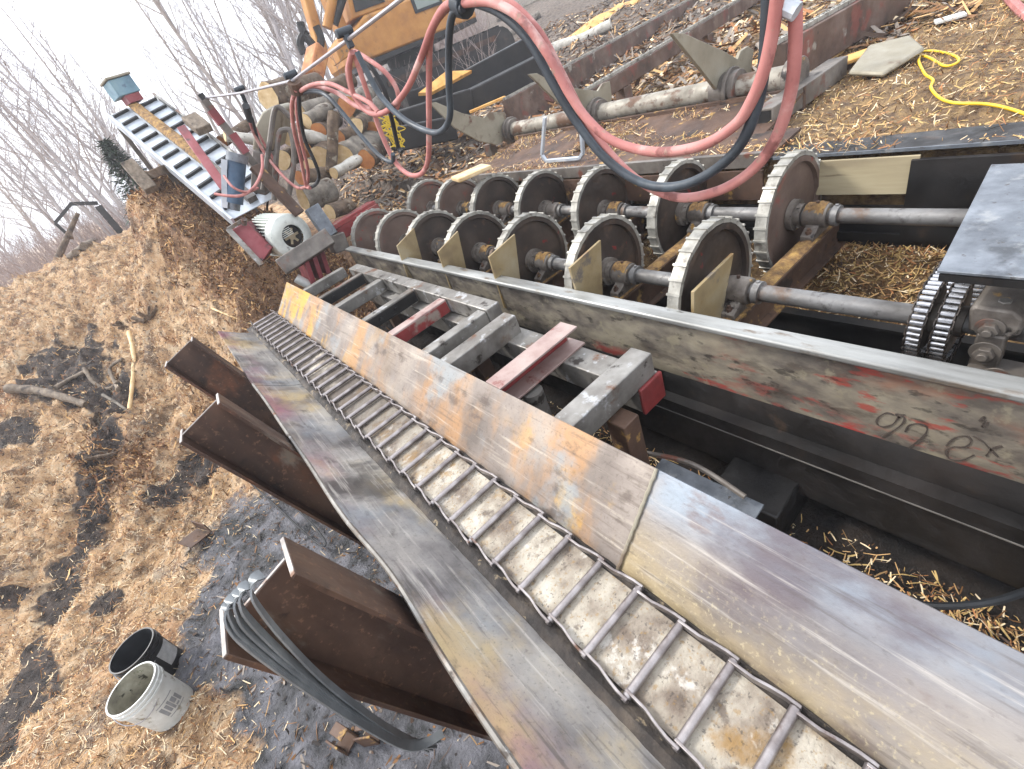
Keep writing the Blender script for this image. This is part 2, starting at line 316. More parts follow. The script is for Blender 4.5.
def straw_f(x,y): return 1.0 if x>2.6 and y<5.5 and x<9 else 0.0
def axis_(segs):
    out=[]
    for a,b,n in segs: out+=list(np.linspace(a,b,n,endpoint=False))
    out.append(segs[-1][1]); return out
gx=axis_([(-260,-60,10),(-60,-14,24),(-14,-5.5,50),(-5.5,3.04,200),(3.04,3.06,1),(3.06,9,90),(9,30,80),(30,90,40),(90,320,14)])
gy=axis_([(-120,-20,10),(-20,-2,18),(-2,11,300),(11,16,70),(16,45,70),(45,120,24),(120,420,10)])
vs=[];mk=[];mu=[];br=[];sw=[];bk=[];pt=[]
for y in gy:
    for x in gx:
        vs.append((x,y,zt(x,y))); n=math.hypot(x,y)<25
        mu.append(mud_f(x,y) if n else 0); mk.append(muck_f(x,y) if n and x<.5 else 0); br.append(brown_f(x,y) if n else 0); sw.append(straw_f(x,y))
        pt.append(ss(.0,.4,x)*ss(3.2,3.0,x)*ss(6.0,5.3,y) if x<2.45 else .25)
        bk.append(ss(2.2,3.0,x)*(ss(5.4,6.2,y) if x<5 else 1) )
nx=len(gx); fs=[(j*nx+i,j*nx+i+1,(j+1)*nx+i+1,(j+1)*nx+i) for j in range(len(gy)-1) for i in range(nx-1)]
m_ground=mat('sawdust_and_mud_ground',['#7c5e45','#b08b63','#cca981','#e0c7a4'],5.0,A1,
  [('#a3683c',1.0,.50,.2,A1,None,.5),('#4f3b2b',2.4,.52,.14,A1,None,.8),('#5d4530',8,.5,.14,A1,None,.7),('#6d655f',1.7,.58,.12,A1,None,.6),('#bba78d',14,.56,.1,A1),('#4a382b',24,.58,.08,A1),('#c3ae92',60,.58,.08,A1)],
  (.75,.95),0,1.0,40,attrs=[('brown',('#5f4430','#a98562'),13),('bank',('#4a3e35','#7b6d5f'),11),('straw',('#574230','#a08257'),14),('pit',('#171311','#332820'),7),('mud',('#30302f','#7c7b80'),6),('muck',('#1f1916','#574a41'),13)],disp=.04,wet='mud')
me=bpy.data.meshes.new('ground'); me.from_pydata(vs,[],fs); me.materials.append(m_ground)
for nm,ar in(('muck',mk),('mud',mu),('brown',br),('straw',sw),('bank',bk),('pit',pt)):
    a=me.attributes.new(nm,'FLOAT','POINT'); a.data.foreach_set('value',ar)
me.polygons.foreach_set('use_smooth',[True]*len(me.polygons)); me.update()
ground=bpy.data.objects.new('ground',me); COL.objects.link(ground); ground['kind']='structure'; ground['label']='sawdust and mud covered yard rising to a bank'
# ------------------------------------------------------------------ loose chips, straw, bark
def scatter(name,label,cat,pts,lens,wids,mats,tilt=.45,lift=.008,probs=None,curl=.15):
    n=len(pts); P=np.array(pts); th=rng.uniform(0,2*np.pi,n); el=rng.normal(0,tilt,n)
    dx=np.stack([np.cos(th)*np.cos(el),np.sin(th)*np.cos(el),np.sin(el)],1)
    up=np.stack([rng.normal(0,.5,n),rng.normal(0,.5,n),np.ones(n)],1)
    sd=np.cross(dx,up); sd/=np.linalg.norm(sd,axis=1)[:,None]; nn=np.cross(sd,dx)
    L=rng.uniform(*lens,n)**1; L=lens[0]+(lens[1]-lens[0])*rng.random(n)**2.2; W=rng.uniform(*wids,n); K=rng.normal(0,curl,n)*L
    P=P+np.array([0,0,lift])
    q=[]
    for s,k in((-.5,1),(0,0),(.5,1)):
        c=P+dx*(L*s)[:,None]+nn*(K*k)[:,None]*.5
        tw=1 if s==0 else .7
        q+= [c-sd*(W*.5*tw)[:,None],c+sd*(W*.5*tw)[:,None]]
    vv=np.stack(q,1).reshape(-1,3)          # 6 per chip
    base=np.arange(n)[:,None]*6
    f=np.concatenate([base+np.array([[0,1,3,2]]),base+np.array([[2,3,5,4]])],1).reshape(-1,4)
    me=bpy.data.meshes.new(name); me.vertices.add(n*6); me.vertices.foreach_set('co',vv.ravel())
    me.loops.add(n*8); me.loops.foreach_set('vertex_index',f.ravel()); me.polygons.add(n*2)
    me.polygons.foreach_set('loop_start',np.arange(n*2)*4)
    for m in mats: me.materials.append(m)
    mi=rng.choice(len(mats),n,p=probs); me.polygons.foreach_set('material_index',np.repeat(mi,2))
    me.update(calc_edges=True); me.validate()
    o=bpy.data.objects.new(name,me); COL.objects.link(o); o['kind']='stuff'; o['label']=label; o['category']=cat; return o
def flat(name,h,r=(.7,.95)):
    return mat(name,[h,h],3,A1,[],r,0,0)
k1=flat('chip_pale','#ddc8a4');k2=flat('chip_tan','#c19a68');k3=flat('chip_brown','#74512f');k4=flat('chip_orange','#a06d44');k5=flat('chip_dark','#463529');k6=flat('chip_straw','#b79a62');k7=flat('chip_greyish','#857a6f')
pts=[]
while len(pts)<150000:
    x=random.uniform(-5,1.3); y=random.uniform(.6,13)
    if math.hypot(x,y)>13.5: continue
    m=mud_f(x,y); 
    if random.random()<m*.95: continue
    if random.random()<muck_f(x,y)*.75: continue
    if random.random()<brown_f(x,y)*.45: continue
    if x>.1 and y<5.6: continue
    pts.append((x,y,zt(x,y)))
scatter('shredded_bark','shredded bark strands lying over the sawdust yard','bark mulch',pts,(.008,.10),(.002,.0075),[k1,k2,k3,k4,k5],probs=[.26,.29,.22,.10,.13],tilt=.6,curl=.25)
pts=[]
while len(pts)<1900:
    x=random.uniform(-2.6,.35); y=random.uniform(.8,5.6)
    if random.random()>max(mud_f(x,y)*.35,muck_f(x,y)): continue
    pts.append((x,y,zt(x,y)))
scatter('dark_bark_bits','dark wet bark bits trodden into the mud','bark mulch',pts,(.01,.12),(.004,.02),[k5,k3,flat('chip_black','#241d19'),k7],probs=[.35,.25,.28,.12],tilt=.3,lift=.004)
pts=[]
while len(pts)<17000:
    x=random.uniform(-2.6,1.7); y=random.uniform(5,9.2)
    if random.random()>brown_f(x,y)+.05: continue
    pts.append((x,y,zt(x,y)))
scatter('brown_bark_fibres','brown bark fibres on the browner side of the heap','bark mulch',pts,(.02,.14),(.006,.025),[k3,k5,flat('chip_rust','#7d583c'),k2],probs=[.32,.10,.30,.28],tilt=.8,lift=.012,curl=.3)  # brown fibres, thickest where the brown ground mask is high
pts=[]
while len(pts)<26000:
    x=random.uniform(3.08,8); y=random.uniform(-.4,5.5); 
    if random.random()<ss(5.0,8,x): continue
    pts.append((x,y,zt(x,y)))
while len(pts)<34000:
    x=random.uniform(2.45,3.02); y=random.uniform(.1,5.4)
    pts.append((x,y,zt(x,y)))
while len(pts)<37500:
    x=random.uniform(2.45,3.0); y=random.uniform(.3,1.3)
    pts.append((x,y,zt(x,y)+.01))
while len(pts)<39000:
    x=3.005+abs(random.gauss(0,.16)); y=random.uniform(-.5,5.2)
    if x>3.4 or fb(x*1.5,y,3,1.5)<-.16 : continue
    pts.append((x,y,D(1.085 if y<1.52 else 1.08)+.003+(0 if y<1.52 else (x-3.01)*.06)))
while len(pts)<40500:
    x=random.uniform(3.32,3.95); y=random.uniform(1.76,4.9)
    if fb(x*1.5,y,3,2)<.02: continue
    pts.append((x,y,D(1.075-(x-3.3)*.146)+.006))
while len(pts)<41500:
    x=random.gauss(1.32,.12); y=random.gauss(-.12,.28)
    if x>1.42 or x<.8: continue
    pts.append((x,y,zt(x,y)+random.random()*.04))
while len(pts)<43000:
    x=random.uniform(.85,1.4); y=random.gauss(1.5,.5); pts.append((x,y,zt(x,y)))
scatter('golden_straw','golden straw and fine strips littering the right bank and pit','straw',pts,(.012,.10),(.003,.008),[k6,k1,k2,k3,k5,k4],probs=[.24,.14,.22,.18,.12,.10],tilt=.5)
pts=[]
while len(pts)<21000:
    a=random.uniform(.3,1.35); r=random.uniform(5.6,19); x=r*math.sin(a); y=r*math.cos(a)
    if x<2.4 or (y<5.6 and x<5): continue
    pts.append((x,y,zt(x,y)))
scatter('bark_debris','broken bark and wood debris covering the log yard bank','bark debris',pts,(.03,.42),(.012,.055),[k7,k3,k5,k2,k4,k1],probs=[.29,.25,.18,.16,.05,.07],tilt=.3,lift=.02)
# ------------------------------------------------------------------ chain conveyor in front
conv=thing('chain_conveyor','steel trough conveyor with a ladder like drag chain running down its middle','conveyor',(.3,2.5,0))
ZF=D(1.44); P_=.153
b=MB(); b.span((.10,-.9,ZF-.03),(.50,5.62,ZF-.014)); b.build('trough_floor',m_grime,conv)
b=MB(); b.span((.185,-.9,ZF-.0135),(.42,5.6,ZF-.006)); b.build('wear_strip',m_floor,conv)
# left side plate, its outer lip slightly wavy, in two sheets
def lplate(y0,y1,n,dz=0):
    b=MB(); rows=[]
    for i in range(n+1):
        y=y0+(y1-y0)*i/n
        w=.003*math.sin(y*2.9)+.002*math.sin(y*6.1+1)+.020*math.exp(-((y-1.25)/.30)**2)
        z=.004*math.sin(y*2.3+.4)
        rows.append([(.125,y,ZF-.012+dz),(.055+.3*w,y,ZF+.035+dz),(-.03+w*.5,y,ZF+.098+.5*z+dz),(-.126+w,y,ZF+.178+z+dz)])
    m=len(rows[0]); top=[p for r in rows for p in r]; nrm=Vector((-.58,0,-.81))*.015
    bot=[Vector(p)+nrm for p in top]; N=len(top); f=[]
    for i in range(n):
        for j in range(m-1):
            a=i*m+j; f.append((a,a+m,a+m+1,a+1)); f.append((N+a,N+a+1,N+a+m+1,N+a+m))
        a=i*m+m-1; f.append((a,a+m,N+a+m,N+a)); a=i*m; f.append((a+m,a,N+a,N+a+m))
    for i in(0,n):
        for j in range(m-1):
            a=i*m+j; q=(a,a+1,N+a+1,N+a); f.append(q if i==0 else q[::-1])
    b.add(top+bot,f); return b
lplate(-.9,3.55,60).build('side_plate',m_lplate,conv)
lip=MB(); lr=[]
for i in range(91):
    y=-.9+4.44*i/90; w=.003*math.sin(y*2.9)+.002*math.sin(y*6.1+1)+.020*math.exp(-((y-1.25)/.30)**2); z=.004*math.sin(y*2.3+.4)
    lr.append((-.128+w,y,ZF+.173+z))
lip.tube(lr,.0095,6); lip.build('rolled_lip',m_tube,conv)
lplate(3.5,5.35,24,.004).build('side_plate',m_lplate,conv,label='dull grey far sheet of the left trough side')
def rplate(y0,y1,mt,lb,top=.72,zt_=D(1.21),xo=0):
    b=MB(); p=[(.445+xo,y0,ZF-.012),(.455+xo,y0,ZF-.012),(top+.007+xo,y0,zt_-.009),(top+xo,y0,zt_)]
    b.prism(p,(0,y1-y0,0)); return b.build('side_plate',mt,conv,bevel=.002,label=lb)
YS=AD(655,471,1.21).y
rplate(YS,5.5,m_rfar,'right trough side with faded yellow paint')
rplate(-.9,YS-.0006,m_rnear,'right trough side with blue and tan heat tint')
b=MB(); pts=[]
for i in range(26):
    t=i/25; pts.append((.443+(.717-.443)*t,YS-.002+.0012*math.sin(i*2.1),ZF-.006+(D(1.21)-ZF+.011)*t))
b.tube(pts,[.0065+.0008*math.sin(i*1.7) for i in range(26)],8); b.build('weld_seam',m_kick,conv)
# grime banked up along the chain
for xa,xb in((.118,.182),(.425,.462)):
    b=MB(); n=150; r=[]
    for i in range(n+1):
        y=-.9+6.4*i/n
        for k,t in enumerate((0,.25,.5,.75,1)):
            x=xa+(xb-xa)*t+(.010*fb(y*4,xa*9,4,1.3) if k in(0,4) else 0)
            edge=1-abs(2*t-1); r.append((x,y,ZF-.016+.022*edge*(.6+.6*abs(fb(y*5,x*20,4,1.2)))+.006*abs(fb(y*20,x*90,3,1))))
    b.add(r,[(i*5+j,i*5+j+1,i*5+j+6,i*5+j+5) for i in range(n) for j in range(4)])
    b.build('grease_ridge',m_grime,conv,smooth=60)
XL,XR=.178,.430
def link(x,sgn):
    b=MB(); pr=[(0,.007),(.22,.007),(.45,.002),(.7,-.006),(1.12,-.007)]
    vs=[];n=len(pr)
    for t,o in pr:
        for k in(-.0042,.0042):
            for z in(-.012,.014): vs.append((x+sgn*(o+k),t*P_-.01,z))
    f=[]
    for i in range(n-1):
        a=i*4; f+=[(a,a+1,a+5,a+4),(a+2,a+6,a+7,a+3),(a+1,a+3,a+7,a+5),(a,a+4,a+6,a+2)]
    f+=[(0,2,3,1),(n*4-4,n*4-3,n*4-1,n*4-2)]
    b.add(vs,f); b.cyl((x+sgn*-.012,0,0),(x+sgn*.014,0,0),.009,n=10); return b
chn=MB()
for k in range(42):
    for x,s in((XL,-1),(XR,1)):
        q=link(x,s); chn.add([(p[0]+.003*math.sin(k*3.7),p[1]-.75+k*P_,p[2]+ZF+.012+.002*math.sin(k*2.3)) for p in q.v],q.f)
ch=chn.build('drag_chain',m_chain,conv,bevel=.0015)
b=MB(); b.cyl((XL,0,0),(XR,0,0),.0125,n=12); b.v=[(p[0],p[1]-.75,p[2]+ZF+.012) for p in b.v]; rung=b.build('cross_bar',m_chain,ch,smooth=50)
for k in range(1,42):
    c=rung.copy(); COL.objects.link(c); c.parent=ch; c.location=(.003*math.sin(k*3.7),k*P_,.002*math.sin(k*2.3))
# H posts leaning outwards along the left side
for i,(yc,xc,ztop) in enumerate(((1.165,-.373,1.83),(2.53,-.37,1.83),(3.86,-.365,1.83))):
    p0=Vector((xc,yc,ztop)); d=Vector((.245,-.11,-.963)); L=(ztop-.0)/.965+.1
    b=MB(); w,h=.195,.25
    up=Vector((1,0,.26)).normalized()
    b.hbeam(p0,p0+d*L,w,h,.016,.012,up=up)
    po=b.build('post',m_post,conv,bevel=.002)
    e=MB(); a_,b_,d_=frame(d,up); q=p0-d*.0035
    for k in(-1,1): e.beam(q+b_*(k*(h-.016)/2),q+b_*(k*(h-.016)/2)+d*.003,w-.003,.013,up)
    e.beam(q,q+d*.003,.009,h-.034,up); e.build('cut_end',m_postedge,po)
# outriggers on the right: stubs, rail, lower tube
DS=1.215; zt_s=D(DS)
stubs=[((320,282),(339.5,266),'tube',.075),((324,296),(353,275),'dark',.06),((337.6,306.6),(371,281),'tube',.085),((366,319),(409,287),'tubeb',.075),((392,333),(437,298),'red',.085),((429,350),(483,304),'tube',.085),((447,361),(505.5,310.5),'tubeR',.11),((497,386),(564,322),'channel',.12),((565.5,421),(636,345.5),'tube',.11)]
for i,(a,c,kd,w) in enumerate(stubs):
    A=AD(*a,DS);B=AD(*c,DS); y=(A.y+B.y)/2; x0=.729; x1=max(B.x,1.12) if i<6 else B.x
    if i<6: x1=1.183
    hh=.10 if i<6 else .125
    b=MB(); zc=zt_s-.004-.0015*i-hh/2
    if kd=='channel':
        b.beam((x0,y,zt_s-.01),(x1,y,zt_s-.01),w,.012); b.beam((x0,y,zt_s-.125),(x1+.02,y,zt_s-.125),w,.012); b.beam((x0,y+w*.42,zt_s-.067),(x1,y+w*.42,zt_s-.067),.01,.10)
        s_=b.build('outrigger',m_redtop,conv,bevel=.002,label='pinkish red channel outrigger')
        b=MB(); b.span((x0+.004,y+w*.42-.0085,zt_s-.115),(x1-.01,y+w*.42-.0055,zt_s-.02)); b.build('channel_web',m_redch,s_)
        continue
    b.beam((x0,y,zc),(x1,y,zc),w,hh)
    mt={'tube':m_tube,'dark':m_mach,'tubeb':m_tube,'red':m_redtop,'tubeR':m_tube}[kd]
    s_=b.build('outrigger',mt,conv,bevel=.006,label={'red':'red sided outrigger bar','dark':'dark bolted outrigger'}.get(kd))
    if kd in('dark','tubeb','red'):
        b=MB(); b.span((x0+.003,y-w/2-.006,zc-hh/2+.006),(x1-.01,y-w/2-.002,zc+hh/2-.012))
        if kd!='red':
            for t in(.25,.55): b.cyl((x0+(x1-x0)*t,y-w/2-.02,zc),(x0+(x1-x0)*t,y-w/2-.006,zc),.014,n=6)
        b.build('side_flat',m_redch if kd=='red' else m_dark,s_,bevel=.001)
    if i==8:
        b=MB(); b.span((1.11,1.115,D(1.488)),(1.263,1.134,D(1.342))); b.build('red_end_block',m_redch,conv,bevel=.006)
b=MB(); ya=AD(500,300,DS).y; b.span((1.186,ya,zt_s-.115),(1.29,4.72,zt_s-.002)); b.build('rail_tube',m_tube,conv,bevel=.006)
b=MB(); b.span((1.115,1.135,D(1.485)),(1.26,4.4,D(1.345))); b.build('lower_tube',m_tube,conv,bevel=.006)
y9=AD(600,385,DS).y
for (x,y,w,mt,zb) in((.975,1.12,.10,m_rust,.45),(1.22,3.0,.08,m_rust,.4),(1.22,4.3,.08,m_rust,.4),(.96,2.2,.09,m_rust,.4)):
    b=MB(); b.span((x-w/2,y-w/2,zb),(x+w/2,y+w/2,zt_s-.15-.02*(x<1))); b.build('leg',mt,conv,bevel=.006)
y8=AD(540,350,DS).y
b=MB(); b.cyl((.87,y8-.02,.5),(.89,y8-.02,zt_s-.15),.055,n=20); b.build('round_leg',m_tube,conv)
b=MB()
for y in (1.75,3.1): 
    b.span((.80,y-.05,zt_s-.30),(.90,y+.05,zt_s-.17)); b.cyl((.85,y-.08,zt_s-.23),(.85,y-.05,zt_s-.23),.03,n=6); b.cyl((.80,y+.1,zt_s-.4),(1.0,y+.16,zt_s-.22),.02,n=10)
b.build('bolted_clamp',m_bear,conv,bevel=.003)
b=MB(); b.span((.52,1.0,.45),(.56,5.4,ZF-.04)); b.span((.1,1.0,ZF-.13),(.5,5.4,ZF-.04)); b.build('under_frame',m_dark,conv)
# dark box and loose flats in the pit
A=AD(728,492,2.02);
b=MB(); c0=AD(768,485,1.93); b.box((c0.x+.02,c0.y+.05,D(1.93)-.16),(.34,.30,.32),Matrix.Rotation(.06,3,'Z')); 
tag(b.build('steel_box',m_dark,bevel=.008),'black oily steel box standing in the pit between trough and red beam','box')
b=MB(); a_=AD(655,468,1.75);c_=AD(757,517,1.78); b.beam((a_.x,a_.y,a_.z),(c_.x,c_.y,c_.z),.13,.012)
tag(b.build('flat_bar',m_cover,bevel=.002),'dark grey flat steel bar lying beside the black box below the yellow stained plate','flat bar')
b=MB(); a_=AD(640,452,1.7);c_=AD(745,497,1.72); b.tube(smoothpath([a_,(a_+c_)/2+Vector((.03,0,.03)),c_]),.012,8)
tag(b.build('steel_rod',m_mach),'thin bent grey rod lying along the dark flat bar in the pit','rod')
b=MB(); b.tube(smoothpath([AD(900,600,2.0),AD(935,606,1.98),AD(985,603,1.97),AD(1024,592,1.97),AD(1075,570,2.0)]),.013,8)
tag(b.build('rubber_hose',m_black),'black hose crossing the straw in the pit at the lower right','hose')
# ------------------------------------------------------------------ long red scraped beam
XB=1.445; sb=thing('steel_beam','long steel beam with scraped red web and bright worn top flange beside the disc rollers','beam',(XB,2.2,.5))
zb=D(1.2)
b=MB(); b.span((XB,-1.2,zb-.028),(XB+.085,5.45,zb)); b.build('top_flange',m_beamtop,sb,bevel=.008)
b=MB(); b.span((XB+.03,-1.2,zb-.44),(XB+.05,5.44,zb-.029)); b.build('web',m_beamweb,sb)
b=MB(); b.prism([(XB+.029,-1.2,zb-.36),(XB+.012,-1.2,zb-.40),(XB+.004,-1.2,zb-.47),(XB+.029,-1.2,zb-.47)],(0,6.62,0)); b.build('lower_fillet',m_dark,sb)
b=MB(); b.span((XB-.055,-1.2,zb-.545),(XB+.05,5.42,zb-.471)); b.span((XB-.03,-1.2,zb-.80),(XB-.005,5.42,zb-.5455)); b.build('lower_beam',m_dark,sb)
b=MB(); b.span((XB-.058,-1.2,zb-.547),(XB-.0552,5.4,zb-.541)); b.build('scuffed_edge',m_edge,sb)
strokes=[[(894,415),(886,413),(878,418),(877,424),(884,427),(893,424),(899,417),(904,417),(903,423),(893,431),(882,437)],
 [(900,418),(896,414),(905,415)],
 [(905,432),(910,425),(920,424),(927,428),(924,436),(915,443),(909,448)],[(916,444),(922,441),(928,442)],
 [(946,446),(955,438),(966,436),(971,441),(965,447),(952,447),(946,452),(950,459),(962,460),(974,455)],
 [(973,436),(982,441),(990,449),(998,457)],[(1002,446),(992,449),(986,456)],[(979,421),(985,417),(982,427),(988,422)]]
b=MB()
for st in strokes:
    pts=smoothpath([AX(x,y,XB+.028) for x,y in st],5)
    for i in range(len(pts)-1):
        p,q=pts[i],pts[i+1]; 
        if (q-p).length<1e-5: continue
        b.beam(p,q+(q-p)*.1,.0048+.002*math.sin(i*.7),.0022,up=(1,0,0))
b.build('painted_scrawl',m_chalk,sb,smooth=0)
# ------------------------------------------------------------------ disc rollers
ZS=D(1.3); NR=26
disc_y=[1.255+.71*i for i in range(7)]
def disc_mb(R=.328,w=.062):
    b=MB(); face=[(-w/2,R-.022),(-w/2,R-.05),(-w/2+.022,R-.055),(-w/2+.024,.075),(-w/2+.024,.0)]
    b.lathe((0,0,0),(0,1,0),face,48)
    b.lathe((0,0,0),(0,1,0),[(w/2,.0),(w/2,R-.022),(-w/2,R-.022)],48); return b
def rim_mb(R=.328,w=.062,n=30):
    b=MB()
    for k in range(n):
        t0=2*math.pi*k/n; t=t0+math.pi/n; Rm=Matrix.Rotation(-t,3,'Y')
        jt=random.uniform(-.0015,.0015)
        c=Rm@Vector((R-.010+jt,0,0)); b.box(c,(.022,w+random.uniform(-.003,.003),2*(R-.0)*math.tan(math.pi/n)*1.0),Rm)
        R2=Matrix.Rotation(-t0,3,'Y'); c=R2@Vector((R+.0015,0,0)); b.box(c,(.014,w+.010,.011),R2)
    return b
def hub_mb(w=.062):
    b=MB(); b.cyl((0,-w/2-.045,0),(0,-w/2+.03,0),.062,n=20); b.cyl((0,-w/2-.012,0),(0,-w/2+.02,0),.085,n=20)
    for k in range(3): 
        t=k*2.1; b.cyl((.055*math.cos(t),-w/2-.03,.055*math.sin(t)),(.072*math.cos(t),-w/2-.03,.072*math.sin(t)),.008,n=6)
    return b
def shift(b,v): b.v=[(p[0]+v[0],p[1]+v[1],p[2]+v[2]) for p in b.v]; return b
def roller(X,lab):
    t=thing('disc_roller',lab,'roller',(X,3,ZS),'toothed disc rollers')
    b=MB(); b.cyl((X,-.25 if X<2.2 else -.1,ZS),(X,5.75,ZS),.039,n=24); b.build('shaft',m_shaft,t)
    proto=None
    for i,y in enumerate(disc_y):
        if i in(0,5,6) and X>2.2 or i>=5: fm=m_discr
        else: fm=m_disc
        d=shift(disc_mb(),(X,y,ZS)).build('disc',fm,t,smooth=30)
        rb=shift(rim_mb(),(X,y,ZS)).build('cleated_rim',m_rim,d,smooth=0)
        shift(hub_mb(),(X,y,ZS)).build('hub',m_bear,d)
        rt=Matrix.Rotation(random.uniform(0,6),4,'Y'); rb.data.transform(Matrix.Translation((0,y-3,0))@rt@Matrix.Translation((0,3-y,0)))
    return t
XF,XBk=1.895,2.695
rF=roller(XF,'front row of cleated discs on a grey shaft beside the scraped red beam')
rB=roller(XBk,'back row of cleated discs on a grey shaft beside the straw covered deck')
b=MB(); b.cyl((XF,.28,ZS),(XF,.42,ZS),.055,n=20); b.cyl((XF,.30,ZS),(XF,.328,ZS),.12,n=28); b.cyl((XF,.372,ZS),(XF,.40,ZS),.12,n=28); b.build('double_sprocket',m_bear,rF)
# drive chain (wraps the sprocket and runs back to the drive under the cover)
dc=thing('drive_chain','shiny double roller chain wrapped round the sprocket under the slate cover plate','chain',(XF,.35,ZS))
sid=MB(); rol=MB()
for yc in(.314,.386):
    pts=[]; Rr=.148
    for k in range(28):
        a=math.radians(95+k*(235/27)); pts.append((XF+Rr*math.cos(a),yc,ZS+Rr*math.sin(a)))
    dirn=Vector((1,0,.02)).normalized()
    e=Vector(pts[-1]); 
    s0=Vector(pts[0])
    pts=[tuple(s0+dirn*(.0225*k)) for k in range(28,0,-1)]+pts+[tuple(e+Vector((1,0,.35)).normalized()*(.0225*k)) for k in range(1,28)]
    for i in range(len(pts)-1):
        p=Vector(pts[i]);q=Vector(pts[i+1]); m_=(p+q)/2
        rol.cyl(p+Vector((0,-.0185,0)),p+Vector((0,.0185,0)),.0085,n=10)
        o=.021 if i%2 else .0245
        for s in(-1,1): sid.beam(p+(p-q)*.2+Vector((0,s*o,0)),q+(q-p)*.2+Vector((0,s*o,0)),.0035,.022,up=(0,1,0)) if False else sid.box(m_+Vector((0,s*o,0)),((q-p).length*1.3,.003,.019),Vector((1,0,0)).rotation_difference((q-p).normalized()).to_matrix())
sid.build('side_plates',m_rollchain,dc,smooth=0); rol.build('rollers',m_roller,dc)
# frame of the roller bed
fr=thing('roller_bed_frame','rusty cross beams carrying bearings and tan deflector plates under the disc rollers','machine frame',(2.2,3,.6))
for i,y in enumerate(disc_y):
    yb=y-.145; z=ZS-.10
    b=MB(); p0=(1.50,yb,z-.11);p1=(3.0,yb,z-.11); b.hbeam(p0,p1,.10,.20,.012,.01); cb=b.build('cross_beam',m_rust,fr)
    b=MB(); n=46; r=[]
    for k in range(n+1):
        x=1.54+1.44*k/n
        for j,t in enumerate((-.045,-.02,.015,.045)):
            hh=(.012+.022*abs(fb(x*5,y*3+j,3,1.1)))*(1 if j in(1,2) else .15)
            r.append((x,yb+t,z-.0085+hh))
    b.add(r,[(k*4+j,k*4+j+1,k*4+j+5,k*4+j+4) for k in range(n) for j in range(3)]); b.build('chip_crust',m_chip_c,cb,smooth=60)
def bearing(X,yb):
    b=MB(); z0=ZS-.098
    b.lathe((X,yb-.06,ZS),(0,1,0),[(0,.04),(0,.062),(.02,.066),(.10,.066),(.12,.062),(.12,.04)],24)
    b.prism([(X-.12,yb-.035,z0),(X+.12,yb-.035,z0),(X+.12,yb-.035,z0+.028),(X+.062,yb-.035,z0+.06),(X+.05,yb-.035,ZS),(X-.05,yb-.035,ZS),(X-.062,yb-.035,z0+.06),(X-.12,yb-.035,z0+.028)],(0,.07,0))
    o=b.build('bearing',m_bear,fr,bevel=.005)
    for s in(-1,1):
        b=MB(); b.cyl((X+s*.095,yb,z0+.028),(X+s*.095,yb,z0+.052),.016,n=6); b.cyl((X+s*.095,yb,z0+.05),(X+s*.095,yb,z0+.066),.009,n=10); b.build('bolt',m_rust,o)
    b=MB(); b.cyl((X,yb,ZS+.06),(X,yb,ZS+.08),.009,n=8); b.build('grease_nipple',m_rust,o)
    b=MB(); b.lathe((X,yb-.108,ZS),(0,1,0),[(0,.039),(0,.054),(.03,.054),(.032,.04)],24); b.cyl((X,yb-.093,ZS+.05),(X,yb-.093,ZS+.062),.009,n=6); b.build('lock_collar',m_shaft,o)
    if random.random()<.8:
        b=MB(); r=[];n=10
        for i in range(n+1):
            for j in range(7):
                t=-1.1+2.2*j/6; a=math.pi/2+t; rr=.066+.014*max(0,math.cos(t*1.2))*(.4+abs(fb(i*.7,j*.9+X+yb,3,1)))-.004
                r.append((X+rr*math.cos(a),yb-.05+.1*i/n,ZS+rr*math.sin(a)))
        b.add(r,[(i*7+j,i*7+j+1,i*7+j+8,i*7+j+7) for i in range(n) for j in range(6)]); b.build('chip_crust',m_chip_c,o,smooth=60)
for X in(XF,XBk):
    for y in disc_y[:6]: bearing(X,y-.145)
dpx=[[(727,311),(727,304),(797,252),(782,311),(776,330),(727,330)],[(570,268),(601,240),(603,300),(600,318),(583,312)],[(489,257),(515,234),(521,285),(518,300),(500,296)],[(438,252),(458,231),(468,276),(465,290),(448,284)],[(397,246),(414,228),(424,266),(422,280),(406,276)]]
dpx[0]=[(726,313),(728,302),(733,291),(729,330)]
for i,y in enumerate(disc_y[:5]):
    yp=y-.115; zt0=ZS+.215
    if i==0: poly=[AY(px,py,yp) for px,py in((694,292),(734,253),(719,332),(694,338))]
    else:
        q=[AY(px,py,yp) for px,py in dpx[i]]; poly=[(q[0].x,yp,q[0].z),(q[1].x,yp,q[1].z),(q[2].x,yp,q[2].z),(q[3].x,yp,q[3].z-.1),(q[4].x,yp,q[4].z-.1)]
    b=MB(); b.prism(poly,(0,.016,0)); b.build('deflector_plate',m_defl,fr,bevel=.002)
b=MB(); b.span((1.53,-.2,.56),(1.56,5.4,.95)); b.span((2.40,-.6,.5),(2.42,5.3,1.0)); b.span((2.36,-.6,.985),(2.40,5.3,1.0)); b.span((2.30,-.6,.74),(2.40,5.3,.75)); b.span((2.98,-.5,.9),(3.0,5.4,1.35)); b.build('sheet_liner',m_dark,fr)
b=MB(); b.span((1.9,-.05,.66),(2.9,.34,.69)); b.span((1.86,.55,.70),(1.92,.95,.725)); b.build('pit_flat',m_dark,fr)
